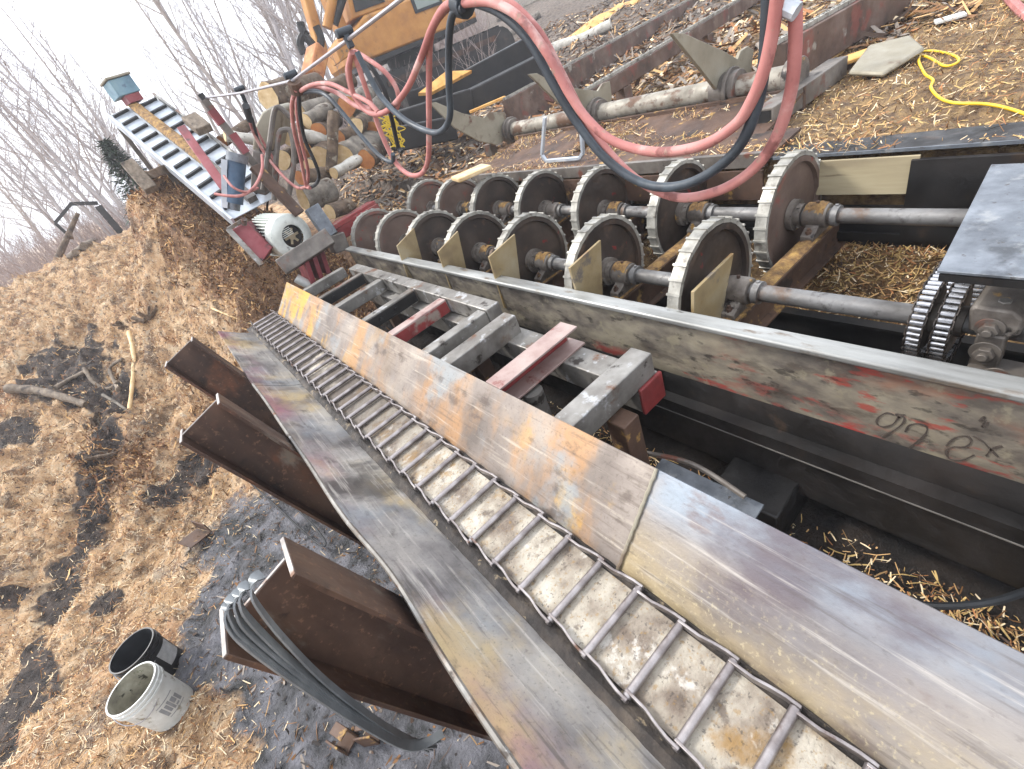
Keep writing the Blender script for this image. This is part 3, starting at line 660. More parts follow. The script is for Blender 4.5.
# big end bearing stand, its bolted side towards the trough
st=thing('bearing_stand','heavy bearing bracket with three bolts holding the near end of the front shaft','bearing bracket',(XF,.2,.9))
def tr(b,pts,X,t): b.prism([AX(x,y,X) for x,y in pts],(t,0,0))
b=MB(); tr(b,[(969,309),(975,306),(1014,312),(1024,321),(1020,336),(1008,339),(967,331)],1.80,.16); b.build('housing',m_bear,st,bevel=.014)
b=MB(); tr(b,[(976,334),(1006,338),(1000,362),(994,372),(966,369),(971,352)],1.785,.05); b.build('upright_plate',m_mach,st,bevel=.007)
b=MB(); tr(b,[(966,367),(1040,383),(1040,398),(962,376)],1.76,.09); b.build('carrier_bar',m_mach,st,bevel=.006)
for x,y,X,r in((990,328,1.80,.026),(985,352,1.785,.028),(996,376,1.76,.024)):
    p=AX(x,y,X); b=MB(); b.cyl(p,p+Vector((-.006,0,0)),r*1.5,n=20); b.cyl(p+Vector((-.006,0,0)),p+Vector((-.026,0,0)),r,n=6); b.cyl(p+Vector((-.026,0,0)),p+Vector((-.04,0,0)),r*.5,n=12); b.build('bolt',m_mach,st,bevel=.002)
p=AX(1003,308,1.85); b=MB(); b.cyl(p+Vector((0,0,-.02)),p+Vector((0,0,.03)),.018,n=6); b.build('bolt',m_tube,st,bevel=.002)
# cover plate
cv=thing('cover_plate','flat slate grey steel guard plate over the drive chain at the right edge','guard',(2.1,0,D(1.0)))
b=MB(); b.prism([(1.712,.352,D(1)),(2.53,.43,D(1)),(2.53,-.9,D(1)),(1.72,-.9,D(1))],(0,0,-.01)); b.build('plate',m_cover,cv,bevel=.002)
b=MB(); b.span((1.709,-.9,D(1)-.035),(1.7195,.345,D(1)-.012)); b.build('folded_lip',m_dark,cv)
for x in(1.75,2.45):
    b=MB(); b.span((x,-.85,.9),(x+.05,-.80,D(1)-.012)); b.build('leg',m_dark,cv)
# ------------------------------------------------------------------ deck edge with straw, boards
dk=thing('deck_edge','black steel deck edge under loose straw behind the back row of discs','deck edge',(3.05,2,1.5))
b=MB(); b.prism([(3.005,-.6,D(1.09)),(3.005,1.52,D(1.09)),(3.24,1.52,D(1.105)),(3.34,-.6,D(1.105))],(0,0,-.012)); b.build('deck_plate',m_dark,dk)
b=MB(); b.prism([(3.01,1.53,D(1.085)),(3.01,5.3,D(1.085)),(3.42,5.3,D(1.06)),(3.42,1.53,D(1.06))],(0,0,-.02)); b.build('deck_plate',m_rust,dk)
b=MB(); b.span((2.95,-.9,1.17),(2.98,.80,D(1.13))); b.span((2.955,-.9,1.16),(2.975,5.3,1.2)); b.build('painted_void',m_dark,dk)  # black panels added to paint the shade of the void below the deck
b=MB(); b.span((3.0,1.55,D(1.09)-.05),(3.04,5.3,D(1.09)+.035)); b.build('edge_angle',m_mach,dk)
b=MB(); b.span((3.0,-.6,D(1.09)-.012),(3.009,1.5,D(1.09)+.004)); b.build('edge_lip',m_cover,dk)
b=MB(); a_=AX(815,165,2.985); c_=AX(914,197,2.985); b.span((2.97,c_.y,D(1.31)),(2.985,1.42,D(1.115)))
tag(b.build('plywood_board',m_board,bevel=.002),'pale tan board standing under the straw covered deck edge right of the nearest back disc','board')
b=MB(); b.span((2.972,1.55,D(1.34)),(2.99,3.6,D(1.15)))
tag(b.build('skirt_board',m_rust),'dark brown skirt board behind the back discs','board')
# ------------------------------------------------------------------ log deck: rails, kickers, pipe
def railth(pa,pb,d,lab,w,h,wmin=0):
    A=AD(*pa,d);B=AD(*pb,d); 
    t=thing('log_deck_rail',lab,'rail',(A.x,A.y,A.z-h),'log deck rails with chain on top')
    b=MB(); b.beam(A-Vector((0,0,h/2)),B-Vector((0,0,h/2)),w,h); b.build('channel',m_rail,t,bevel=.006)
    dirv=(B-A).normalized(); n=int((B-A).length/.075); s=MB()
    sd=Vector((-dirv.y,dirv.x,0))
    for k in range(n):
        p=A+dirv*(.075*k+.03)
        s.box(p+sd*(.028 if k%2 else .022)+Vector((0,0,.018)),(.085,.008,.03),Matrix.Rotation(math.atan2(dirv.y,dirv.x),3,'Z'))
        s.box(p-sd*(.028 if k%2 else .022)+Vector((0,0,.018)),(.085,.008,.03),Matrix.Rotation(math.atan2(dirv.y,dirv.x),3,'Z'))
        s.cyl(p-sd*.022+Vector((0,0,.018)),p+sd*.022+Vector((0,0,.018)),.013,n=8)
    s.build('carrier_chain',m_rim,t,smooth=0)
    for f in(.15,.6,.95):
        b=MB(); p=A.lerp(B,f); g=zt(p.x,p.y)-.1; b.span((p.x-.07,p.y-.07,g),(p.x+.07,p.y+.07,p.z-h-.002)); b.build('leg',m_rail,t,bevel=.005)
railth((776,45),(905,-28),.74,'nearest brown log deck rail with bright roller chain on top, at the top right',.16,.30)
railth((584,93),(760,-12),.72,'middle thin red log deck rail with a chain along it behind the kicker arms',.10,.16)
railth((505,100),(745,-30),.68,'farthest log deck rail, tall and scraped red, below the sawdust patch',.14,.42)
b=MB(); A=AD(763,112,.97);B=AD(838,60,.97); A.z-=.05;B.z-=.05; b.beam(A,B,.14,.14)
tb=thing('square_tube','open ended square steel tube with chips on top beside the yellow board','steel tube',A)
b.build('tube',m_mach,tb,bevel=.006); 
b=MB(); dv=(A-B).normalized(); b.beam(A+dv*.001,A+dv*.003,.11,.11); b.build('open_end',m_dark,tb)
b=MB(); m_=A.lerp(B,.35); b.prism([(m_.x-.1,m_.y,m_.z-.05),(m_.x+.5,m_.y+.02,m_.z-.05),(m_.x+.35,m_.y,m_.z-.42),(m_.x-.2,m_.y,m_.z-.42)],(0,.014,0)); b.build('gusset',m_kick,tb)
kp=thing('kicker_shaft','long flaking grey pipe with three brown kicker arms behind the discs','log kicker',(4.1,4,D(.95)))
PX,PZ=4.08,D(.91)
b=MB(); b.cyl((PX,1.9,PZ),(PX,5.95,PZ),.085,n=24); b.build('pipe',m_pipe,kp)
karms=[(2.42,[(672,33),(684,33),(722,50),(738,59),(741,51),(748,46),(754,50),(752,66),(751,92),(744,104),(737,106),(722,96),(700,68)]),
 (3.88,[(529,74),(537,73),(560,86),(598,91),(603,83),(610,81),(612,97),(610,112),(602,122),(592,124),(560,104)]),
 (5.35,[(430,103),(436,102),(462,113),(484,118),(489,112),(505,112),(507,128),(503,142),(496,145),(479,141),(455,128)])]
for Y,po in karms:
    pts=[AY(x,y,Y) for x,y in po]
    cx=sum(p.x for p in pts)/len(pts)
    b=MB(); b.prism(pts,(0,.03,0)); b.build('kicker_arm',m_kick,kp,bevel=.004)
    b=MB(); b.cyl((PX,Y-.13,PZ),(PX,Y+.08,PZ),.125,n=24); b.cyl((PX,Y-.08,PZ),(PX,Y-.05,PZ),.15,n=24); b.build('collar',m_mach,kp,bevel=.004)
b=MB(); b.cyl((PX,1.83,PZ),(PX,1.93,PZ),.12,n=24); b.span((PX-.16,1.9,PZ-.3),(PX+.16,2.02,PZ-.06)); b.build('end_bearing',m_bear,kp,bevel=.006)
b=MB(); 
for y in(4.35,):
    for (dx,dz) in((-.1,-.12),(.12,-.12),(-.1,-.32),(.12,-.32)): b.span((PX+dx-.06,y-.12,PZ+dz-.07),(PX+dx+.06,y+.1,PZ+dz+.06))
    b.cyl((PX-.1,y-.16,PZ-.1),(PX-.1,y-.1,PZ-.1),.05,n=12)
b.build('bearing_blocks',m_bear,kp,bevel=.006)
for x in (3.9,4.3):
    b=MB(); b.span((x-.05,5.55,zt(x,5.6)-.1),(x+.05,5.7,PZ-.07)); b.build('leg',m_mach,kp)
# white U frame
b=MB(); cs=[(545,117),(542,155),(546,161),(580,158),(583,153),(581,126)]
pts=[AX(x,y,3.2) for x,y in cs]
for i in range(len(pts)-1): b.beam(pts[i],pts[i+1],.03,.03,up=(1,0,0))
tag(b.build('bracket',m_zinc,bevel=.004),'thin white U shaped bracket frame below the middle kicker arm','bracket')
# brown skirt plates between pipe and deck edge
b=MB(); b.prism([(3.3,1.75,D(1.075)),(3.95,1.75,D(.98)),(3.95,3.55,D(.98)),(3.3,3.45,D(1.075))],(0,0,-.02)); 
tag(b.build('deck_sheet',m_rust),'brown rusted sheet with sawdust on it between kicker pipe and deck edge','steel sheet')
b=MB(); b.prism([(3.3,3.6,D(1.075)),(3.95,3.68,D(.98)),(3.95,5.0,D(.98)),(3.3,5.0,D(1.075))],(0,0,-.02)); 
tag(b.build('deck_sheet',m_rust),'patchy brown sheet with a pale smear left of the white bracket frame','steel sheet')
b=MB(); b.span((3.93,1.75,D(1.12)),(3.97,5.1,D(.955))); tag(b.build('deck_angle',m_rust),'rusty angle iron with chips on top running just below the grey kicker pipe','angle iron')
# ------------------------------------------------------------------ buckets and scrap on the left
def bucket(px,py,mo,mi,lab,name,tilt=(0,0,0),r=.152,h=.37):
    c=AD(px,py,2.36); z0=zt(c.x,c.y)-.01; c.z=z0
    t=thing(name,lab,'bucket',c)
    b=MB(); b.lathe(c,(0,0,1),[(0,0),(0,r*.88),(.02,r*.9),(h*.80,r*.985),(h*.80,r*1.04),(h*.835,r*1.04),(h*.84,r*.99),(h*.88,r*.99),(h*.885,r*1.05),(h*.92,r*1.05),(h*.925,r),(h*.97,r),(h*.975,r*1.035),(h,r*1.035),(h,r*.97)],48)
    b.build('body',mo,t,smooth=25)
    b=MB(); b.lathe(c,(0,0,1),[(h,r*.97),(h*.9,r*.955),(.06,r*.87),(.055,0)],48); b.build('inside',mi,t,smooth=25)
    b=MB(); pts=[]
    for k in range(17):
        a=math.radians(10+160*k/16); pts.append(c+Vector((-r*1.07*math.cos(a)*.9-.02,-r*1.09*math.sin(a)*1.0,h*.90-.10*math.sin(a))))
    b.tube(pts,.003,6); b.build('bail_handle',m_wire,t)
    return t,c,r,h
def patch(t,c,r,a0,a1,z0,z1,m_,nm,k=1.0):
    b=MB(); n=10; vs=[]
    for i in range(n+1):
        a=math.radians(a0+(a1-a0)*i/n)
        for z in(z0,z1):
            rr=r*(.9+.085*(z-.02)/.276)+.0015; vs.append((c.x+rr*math.cos(a),c.y+rr*math.sin(a),c.z+z))
    b.add(vs,[(2*i,2*i+2,2*i+3,2*i+1) for i in range(n)]); return b
wb,wc,wr,wh=bucket(133,689,m_white,m_whitein,'scuffed white plastic bucket with faded grey print standing open on the mud','white_bucket')
b=MB()
for i,(a0,a1,z0,z1) in enumerate(((-78,-70,.10,.19),(-67,-60,.11,.18),(-58,-52,.10,.19),(-50,-40,.13,.18),(-50,-41,.10,.115),(-38,-30,.10,.17),(-78,-30,.205,.212),(-78,-30,.08,.086))):
    q=patch(wb,wc,wr,a0,a1,z0,z1,None,''); b.add(q.v,q.f)
b.build('faded_print',m_print,wb)
bb,bc,br_,bh=bucket(126,647,m_blkpl,m_black,'black plastic bucket with a torn pale label, behind the white bucket','black_bucket')
patch(bb,bc,br_,-50,5,.12,.27,None,'').build('torn_label',m_printw,bb)
# bent steel straps hung over the near post
t=thing('banding_straps','bundle of grey steel banding straps draped over the nearest post','straps',(-.5,1.1,.6))
stp=[[(262,574),(254,579),(251,590),(258,606),(285,640),(330,685),(385,726),(428,749)],
     [(249,584),(241,590),(240,602),(250,620),(290,660),(345,704),(395,735),(432,747)],
     [(243,590),(235,597),(236,610),(248,630),(292,668),(350,713),(400,742),(436,744)],
     [(236,596),(228,604),(231,618),(246,638),(296,678),(355,718),(405,744),(440,738)],
     [(231,603),(225,611),(229,626),(248,646),(300,684),(360,723),(410,747),(443,733)]]
for k,pp in enumerate(stp):
    b=MB(); ys=np.linspace(1.06-.008*k,.98-.01*k,len(pp)); ps=smoothpath([AY(x,y,Y) for (x,y),Y in zip(pp,ys)],6)
    vs=[]
    for i,p in enumerate(ps):
        d=(ps[min(i+1,len(ps)-1)]-ps[max(i-1,0)]).normalized(); a=Vector((.25,1,.12)); a=(a-d*a.dot(d)).normalized(); n_=d.cross(a)
        vs+=[p-a*.0135-n_*.0025,p+a*.0135-n_*.0025,p+a*.0135+n_*.0025,p-a*.0135+n_*.0025]
    N_=len(ps); b.add(vs,[(4*i+j,4*i+(j+1)%4,4*i+4+(j+1)%4,4*i+4+j) for i in range(N_-1) for j in range(4)]+[(0,1,2,3)[::-1],(4*N_-4,4*N_-3,4*N_-2,4*N_-1)]); b.build('strap',m_strap,t)
b=MB(); ps=[AD(x,y,2.66) for x,y in((245,478),(275,505),(306,534),(322,546),(325,541),(312,524),(295,508),(262,484))]
b.tube(smoothpath(ps,6),.008,6); tag(b.build('cable_loop',m_black),'thin black cable loop on the mud below the middle post','cable')
# scrap angle
p=AT(197,540); R=Matrix.Rotation(.5,3,'Z')@Matrix.Rotation(.15,3,'X')
b=MB(); b.box(p+Vector((0,0,.035)),(.20,.20,.012),R@Matrix.Rotation(.25,3,'Y')); b.box(p+Vector((.105,.02,.085)),(.012,.20,.12),R)
tag(b.build('scrap_angle',m_rust,bevel=.003),'rusty bent scrap angle lying where sawdust meets mud','scrap metal')
for i,(x,y,lab) in enumerate(((348,742,'rusty open steel clip standing in mud at the bottom edge, left one of two'),(374,735,'rusty open steel clip lying in mud near the strap ends, right one of two'))):
    p=AT(x,y); b=MB(); R=Matrix.Rotation(.4+.5*i,3,'Z')
    for dx in(-.045,.045): b.box(p+R@Vector((dx,0,.06)),(.012,.10,.12),R)
    b.box(p+Vector((0,0,.012)),(.078,.10,.012),R); b.box(p+R@Vector((.02,0,.123)),(.062,.10,.01),R)
    tag(b.build('steel_clip',m_rust,bevel=.003),lab,'steel clip')
def limb(name,pts,r,m_,lab,cat,lift=.5,n=8,sm=5,taper=.6):
    ps=[AT(x,y) for x,y in pts]; ps=[p+Vector((0,0,r*lift)) for p in ps]; ps=smoothpath(ps,sm); N=len(ps)
    b=MB(); b.tube(ps,[r*(1-(1-taper)*i/N)*(1+.12*math.sin(i*1.9)) for i in range(N)],n)
    return tag(b.build(name,m_,smooth=60),lab,cat)
limb('wood_strip',[(133,336),(138,360),(137,385),(134,413)],.028,m_palewood,'long pale peeled strip of wood lying on the sawdust','wood strip',taper=.8,lift=2.6)
limb('driftwood_plank',[(12,392),(40,394),(65,400),(90,408)],.065,m_wood,'thick grey weathered log on the sawdust at the left edge','log',lift=1.0)
limb('stick',[(60,392),(78,381),(96,372)],.035,m_wood,'short grey stick leaning across the weathered log','stick',lift=2)
limb('stick',[(88,372),(98,386),(112,392),(122,384)],.03,m_wood,'crooked pale root between the weathered log and wood strip','root',lift=2)
limb('stick',[(104,396),(118,404),(132,414)],.022,m_greybark,'straight pale stick beside the foot of the peeled strip','stick',lift=1)
limb('stick',[(122,392),(113,372),(126,362)],.028,m_wood,'dark forked root left of the peeled strip','root',lift=2)
limb('stick',[(213,310),(232,318),(254,326)],.014,m_palewood,'thin tan stick on the heap by the far end of the trough','stick',lift=2)
for i,(x,y) in enumerate(((128,328),(148,318),(95,425),(108,455))):
    p=AT(x,y); b=MB(); n=9
    for k in range(n):
        a=random.random()*6.28; L=random.uniform(.07,.2); b.beam(p+Vector((random.gauss(0,.07),random.gauss(0,.05),-.02)),p+Vector((math.cos(a)*L,math.sin(a)*L*.6,random.uniform(.02,.14))),random.uniform(.02,.05),random.uniform(.015,.03))
    tag(b.build('bark_clump',m_bark,smooth=0),['dark clump of rotten bark at the upper end of the peeled strip','dark bark lumps on the heap right of the peeled strip','charred bark lump below the crossed roots','black bark lump in the wet streak below the strip'][i],'bark clump')
# ------------------------------------------------------------------ motor and drive at the head of the trough
mc=AH(291,236,5.95); mt=thing('electric_motor','pale ribbed electric motor with a round fan cover at the far end of the trough','motor',mc-Vector((0,0,.2)))
ax=(V(CAM)-mc); ax.z=.0; ax=(ax.normalized()+Vector((.42,.0,-.1))).normalized()
_n0=len(bpy.data.meshes)
b=MB(); b.lathe(mc-ax*.08,ax,[(-.02,.20),(.0,.205),(.07,.205),(.10,.20),(.118,.175),(.122,.13),(.118,.105)],40); b.build('fan_cover',m_fan,mt)
b=MB(); b.cyl(mc-ax*.45,mc-ax*.09,.165,n=40)
a_,b_,_=frame(ax)
for k in range(40):
    t=2*math.pi*k/40; d=a_*math.cos(t)+b_*math.sin(t); b.beam(mc-ax*.44+d*.18,mc-ax*.095+d*.18,.008,.045,up=d)
b.build('ribbed_body',m_fan,mt)
b=MB(); b.cyl(mc-ax*.02,mc+ax*.005,.106,n=24); b.build('fan_opening',m_dark,mt)
b=MB(); b.cyl(mc+ax*.0,mc+ax*.02,.035,n=12)
for k in range(6):
    t=2*math.pi*k/6; d=a_*math.cos(t)+b_*math.sin(t); b.beam(mc+ax*.012,mc+ax*.012+d*.075,.022,.006,up=ax)
b.build('fan_blade',m_board,mt)
b=MB()
for k in range(5): 
    z=.02+.016*k; w=math.sqrt(max(.1**2-z*z,0)); b.beam(mc+ax*.024+b_*z-a_*w*.9,mc+ax*.024+b_*z+a_*w*.3,.006,.004,up=ax)
b.build('grille',m_fan,mt)
for o_ in mt.children: o_.scale=(1.18,)*3; o_.location=(-.18*(mc-mt.location))
def hp(x,y,h): return AH(x,y,h)
b=MB(); b.beam(hp(281,268,5.45),hp(330,236,5.5),.17,.17,up=(0,.3,1)); 
tag(b.build('tube_bar',m_mach,bevel=.012),'dark square bar with a cut end crossing in front of the motor fan','bar')
b=MB(); b.beam(hp(311,207,5.9),hp(331,236,5.85),.16,.12,up=(0,.3,1)); tag(b.build('tube_bar',m_cover,bevel=.01),'short slate coloured bar leaning over the right side of the motor','bar')
b=MB(); b.beam(hp(330,245,5.85),hp(345,240,5.9),.16,.2); tag(b.build('bearing_block',m_mach,bevel=.012),'grey bearing block at the far end of the red scraped beam','bearing')
b=MB(); p=hp(305,268,5.6)
for k in range(3): q=p+Vector((.11*k,.05*k,.0)); b.box(q,(.05,.34,.34),Matrix.Rotation(.25,3,'Y'))
tag(b.build('drive_guard',m_red,bevel=.006),'dark red ribbed guard under the bar below the motor','guard')
b=MB(); b.cyl(hp(296,278,5.55),hp(318,290,5.5),.05,n=16); tag(b.build('drain_pipe',m_white),'short pale pipe under the dark bar beside the trough end','pipe')
# red gear case
A,B_,C_,D_=hp(231,230,6.0),hp(246,222,6.05),hp(272,248,5.8),hp(262,262,5.75)
b=MB(); b.prism([A,B_,C_,D_],(.12,.35,-.05)); gb=tag(b.build('gear_case',m_red,bevel=.008),'dark red gear case at the foot of the slatted incline conveyor','gear case')
b=MB(); b.beam(hp(228,229,5.95),hp(262,265,5.72),.05,.03); b.beam(hp(228,229,5.95),hp(244,219,6.0),.04,.03); b.build('flange',m_tube,gb)
b=MB(); b.cyl(hp(244,224,5.99),hp(244,219,5.95),.03,n=8); b.build('bolt',m_mach,gb)
# ------------------------------------------------------------------ incline conveyor
P0=hp(228,216,6.5); P1=hp(109,116,9.4); ud=(P1-P0).normalized(); L=(P1-P0).length; sd=hp(250,173,7.0)-hp(202.5,189.5,7.0); sd=(sd-ud*sd.dot(ud)).normalized(); nm=sd.cross(ud).normalized(); W=.68
ic=thing('incline_conveyor','bright slatted conveyor climbing over the sawdust heap with dark flights','conveyor',(P0.x+.3,P0.y,1.2))
def icp(s,w,n=0): return P0+ud*s+sd*w+nm*n
b=MB(); b.beam(icp(-.1,W/2),icp(L,W/2),W,.01,up=nm); b.build('deck_sheet',m_zinc,ic)
for w in(-.01,W+.01):
    b=MB(); b.beam(icp(-.15,w,-.02),icp(L+.05,w,-.02),.03,.14,up=nm); b.build('side_rail',m_zinc if w<0 else m_tube,ic,bevel=.003)
b=MB(); b.beam(icp(0,W*.5,.035),icp(L-.1,W*.5,.035),.11,.07,up=nm); b.build('centre_strip',m_mach,ic)
b=MB(); n=80; r=[]
for i in range(n+1):
    for j,t in enumerate((-.07,-.035,0,.035,.07)): r.append(icp(L*.33+(L*.66-.02)*i/n,W*.5+t,.068+(.03*abs(fb(i*.4,j*1.3,3,1))+.02)*(0 if j in(0,4) else 1)))
b.add(r,[(i*5+j,i*5+j+1,i*5+j+6,i*5+j+5) for i in range(n) for j in range(4)]); b.build('sawdust_strip',m_chip_c,ic,smooth=60)
for i in range(11):
    for w0,w1 in((.03,W*.5-.09),(W*.5+.09,W-.02)):
        s_=.12+i*(L-.25)/10; b=MB(); b.beam(icp(s_,w0,.022),icp(s_+.05,w1,.022),.035,.035,up=nm); b.build('flight',m_dark,ic)
for s_,w in((L*.55,0),(L*.55,W),(L*.95,0),(L*.95,W)): 
    b=MB(); q=icp(s_,w,-.1); b.beam(q,(q.x,q.y,zt(q.x,q.y)-.1),.06,.06); b.build('leg',m_mach,ic)
hd=icp(L+.05,W*.5+.02,.22); R=Matrix.Rotation(.25,3,'Z')
b=MB(); b.box(hd,(.30,.32,.20),R); hb=tag(b.build('head_box',m_ltblue,bevel=.01),'pale blue boxy housing on top of the slatted incline conveyor','housing')
b=MB(); b.prism([hd+R@Vector((x,y,.103)) for x,y in((-.17,-.18),(.17,-.18),(.17,.18),(-.17,.18))],(0,0,.03)); b.build('roof',m_kick,hb,bevel=.01)
b=MB(); b.box(hd+Vector((.03,-.05,-.15)),(.2,.2,.095),R); b.build('base',m_red,hb)
b=MB(); b.beam(hp(182,128,7.5),hp(226,190,6.6),.10,.06); tag(b.build('slanting_bar',m_red,bevel=.005),'long dark red bar slanting across the slatted conveyor','bar')
b=MB(); A=hp(237,160,6.0);B_=hp(234,203,6.0); b.cyl(A,B_,.085,n=24); cyl=thing('hydraulic_cylinder','blue cylinder standing between the slatted conveyor and hose bundles','cylinder',B_); b.build('barrel',m_blue,cyl)
d=(A-B_).normalized(); b=MB(); b.cyl(A-d*.02,A+d*.06,.10,n=24); b.cyl(B_-d*.07,B_+d*.0,.06,n=16); b.build('end_cap',m_cover,cyl)
b=MB(); b.beam(A+Vector((-.11,-.02,.05)),B_+Vector((-.11,-.02,0)),.03,.05); b.build('side_rod',m_zinc,cyl)
po=thing('wire_post','slim pink and white post carrying the steel wire above the blue cylinder','post',hp(272,188,6.2))
b=MB(); b.beam(hp(204,100,6.2),hp(272,188,6.2),.07,.07); b.build('shaft',m_mach,po)
for a,c in(((211,110),(222,124)),((232,134),(246,153))):
    b=MB(); b.beam(hp(*a,6.19),hp(*c,6.19),.078,.078); b.build('red_band',m_red,po)
b=MB(); b.beam(hp(200,94,6.2),hp(207,103,6.2),.05,.05); b.build('top_bracket',m_dark,po)
for (a,c,w,m_,nme,lab) in (((128,163),(152,190),.16,m_wood,'timber_plank','weathered plank stuck in the heap under the slatted conveyor'),((143,178),(168,168),.18,m_bark,'timber_plank','dark timber block under the slatted conveyor beside the plank'),((190,118),(205,130),.2,m_wood,'timber_block','dark timber stub right of the slatted conveyor')):
    b=MB(); b.beam(hp(*a,8.2),hp(*c,7.9),w,.10); tag(b.build(nme,m_,bevel=.01),lab,'timber')
# hopper with tube frames
t=thing('rusty_hopper','rusty rounded hopper with pipe frames among the hose bundles','hopper',hp(270,190,6.6))
b=MB(); n=12; sec=[]
q0,q1=hp(256,148,6.7),hp(278,108,6.9)
pl=[hp(252,150,6.6),hp(254,128,6.6),hp(262,112,6.6),hp(272,106,6.6),hp(277,110,6.6),hp(274,135,6.6),hp(270,152,6.6)]
b.prism(pl,(.35,.5,0)); b.build('hood',m_kick,t,bevel=.02)
b=MB(); b.prism([hp(250,192,6.4),hp(252,150,6.5),hp(268,154,6.5),hp(266,196,6.4)],(.25,.4,0)); b.build('body',m_mach,t,bevel=.015)
for a in ([(274,200),(276,160),(279,135),(284,130),(291,133),(294,160),(289,195)],[(263,190),(270,140),(276,108),(290,117),(294,122)]):
    b=MB(); b.tube(smoothpath([hp(x,y,6.3) for x,y in a],5),.028,8); b.build('pipe_frame',m_mach,t)
b=MB(); b.beam(hp(254,166,6.1),hp(300,214,5.95),.14,.05); b.build('sloping_channel',m_rust,t,bevel=.01)
# ------------------------------------------------------------------ wire with hose bundles
CX=1.42
def wp(px,py): return AX(px,py,CX)
wire=[hp(205,98,6.2),AX(241,93,1.36),AX(292,81,1.41),AX(345,42,1.42),AX(400,0,1.42),AX(440,-30,1.42),V((1.42,1.0,H+.29)),V((1.42,-1.6,H+.29))]
b=MB(); b.tube(wire,.0105,8); tag(b.build('steel_wire',m_wire),'taut steel wire carrying the hose bundles from the slim post','wire')
for i,(a,c) in enumerate((((240,90),(248,108)),((291,76),(296,88)),((345,34),(352,48)),((463,-8),(462,12)))):
    p=wp(*a); q=wp(*c); b=MB(); b.beam(p,q,.035,.03); b.cyl(p+Vector((-.05,0,.01)),p+Vector((.05,0,.01)),.022,n=12)
    tag(b.build('trolley_clamp',m_bhose,bevel=.004),['farthest dark hose clamp on the wire beside the slim post','second dark hose clamp on the wire above the log pile','third dark hose clamp on the wire before the orange excavator','nearest dark hose wrap where red hoses bunch at the top edge'][i],'clamp')
b=MB(); b.tube([wp(458,2),wp(466,4)],.05,12); tag(b.build('tape_wrap',m_bhose),'dark tape wrap binding the big red hoses at the top edge','tape')
def hose(pts,r,m_,lab,dx=0,h=None):
    ps=[AX(x,y,CX+dx) for x,y in pts]
    if pts[-1][1]<-5: ps+=[V((CX+dx*.6,ps[-1].y-.05,H+.10)),V((CX+dx*.4,.56,H+.27))]
    b=MB(); b.tube(smoothpath(ps,8),r,10)
    return tag(b.build('hose',m_,smooth=60),lab,'hose')
# right loop, from (462,3) over to (790,0)
hose([(464,3),(490,2),(520,18),(548,55),(570,95),(590,122),(615,142),(655,152),(700,146),(735,125),(752,100),(764,70),(772,35),(777,0),(780,-25)],0.0163,m_rhose,'red hose in the large right loop, the shallower one of two',-.02)
hose([(464,6),(486,-4),(512,5),(540,34),(562,75),(580,110),(600,142),(635,178),(675,197),(715,192),(750,172),(775,140),(790,95),(795,50),(795,0),(795,-20)],0.0163,m_rhose,'red hose in the large right loop, hanging lowest over the discs',.03)
hose([(466,0),(498,12),(528,40),(552,82),(575,120),(605,158),(640,182),(672,187),(705,176),(738,148),(757,105),(765,55),(768,0),(769,-20)],0.0163,m_bhose,'black hose in the large right loop between two red hoses',0)
# middle loop from (349,45) to (462,3)
hose([(462,2),(446,6),(432,28),(420,60),(405,92),(385,112),(368,112),(354,95),(349,70),(352,52)],0.0163,m_rhose,'pale red hose in the middle loop, the higher one of two',.0)
hose([(463,5),(445,10),(431,35),(429,80),(429,130),(428,160),(421,174),(408,174),(394,160),(380,130),(368,95),(358,65),(353,50)],0.0155,m_rhose,'red hose in the middle loop, reaching down to the discs',.03)
hose([(463,8),(453,14),(449,40),(449,85),(450,115),(443,130),(430,132),(405,120),(382,98),(367,72),(357,52)],0.0163,m_bhose,'thick black hose in the middle loop, curling up beside the excavator track',-.03)
hose([(356,52),(366,58),(385,72),(397,90),(398,105),(393,112)],.014,m_rhose,'dark red hose curving behind the middle loop',.12)
hose([(358,54),(372,68),(385,92),(392,120),(398,146),(402,152)],.015,m_black,'black hose hanging behind the yellow twine',.14)
# loop from (296,88) to (352,50)
hose([(352,54),(347,72),(355,100),(374,110)],.012,m_rhose,'short thin red hose below the third clamp',.1)
hose([(299,92),(312,85),(330,84),(350,93),(368,102),(378,112)],0.0146,m_rhose,'red hose bridging the second and third clamps, upper one',0)
hose([(299,93),(314,87),(335,92),(356,106),(372,110)],0.0146,m_rhose,'red hose bridging the second and third clamps, lower one',.05)
hose([(300,94),(314,91),(327,96),(342,112),(362,137),(380,156),(392,162),(393,154)],0.0146,m_bhose,'grey black hose running from the second clamp down across the log pile',.02)
# far loops
hose([(296,90),(292,105),(294,130),(301,160),(306,185),(310,188)],.016,m_rhose,'red hose dropping from the second clamp, left one',-.03)
hose([(298,91),(297,110),(301,140),(308,170),(307,186)],.016,m_rhose,'dark red hose dropping from the second clamp, right one',.04)
hose([(299,92),(300,115),(305,140),(314,160),(319,175),(316,184),(308,188),(300,186)],.016,m_black,'black hose dropping from the second clamp in a hook',.0)
hose([(250,122),(256,138),(268,158),(285,178),(298,188),(308,186)],0.0163,m_rhose,'pale red hose from the first clamp swinging to the right',-.02)
hose([(252,122),(262,140),(274,160),(278,170),(276,185),(270,192)],.015,m_rhose,'dark red hose from the first clamp beside the hopper pipe',.05)
hose([(252,118),(258,140),(264,165),(268,190),(267,210)],.015,m_black,'black hose from the first clamp down to the motor',.0)
def hose_h(pts,r,m_,lab):
    b=MB(); b.tube(smoothpath([hp(*q) for q in pts],8),r,10); return tag(b.build('hose',m_,smooth=60),lab,'hose')
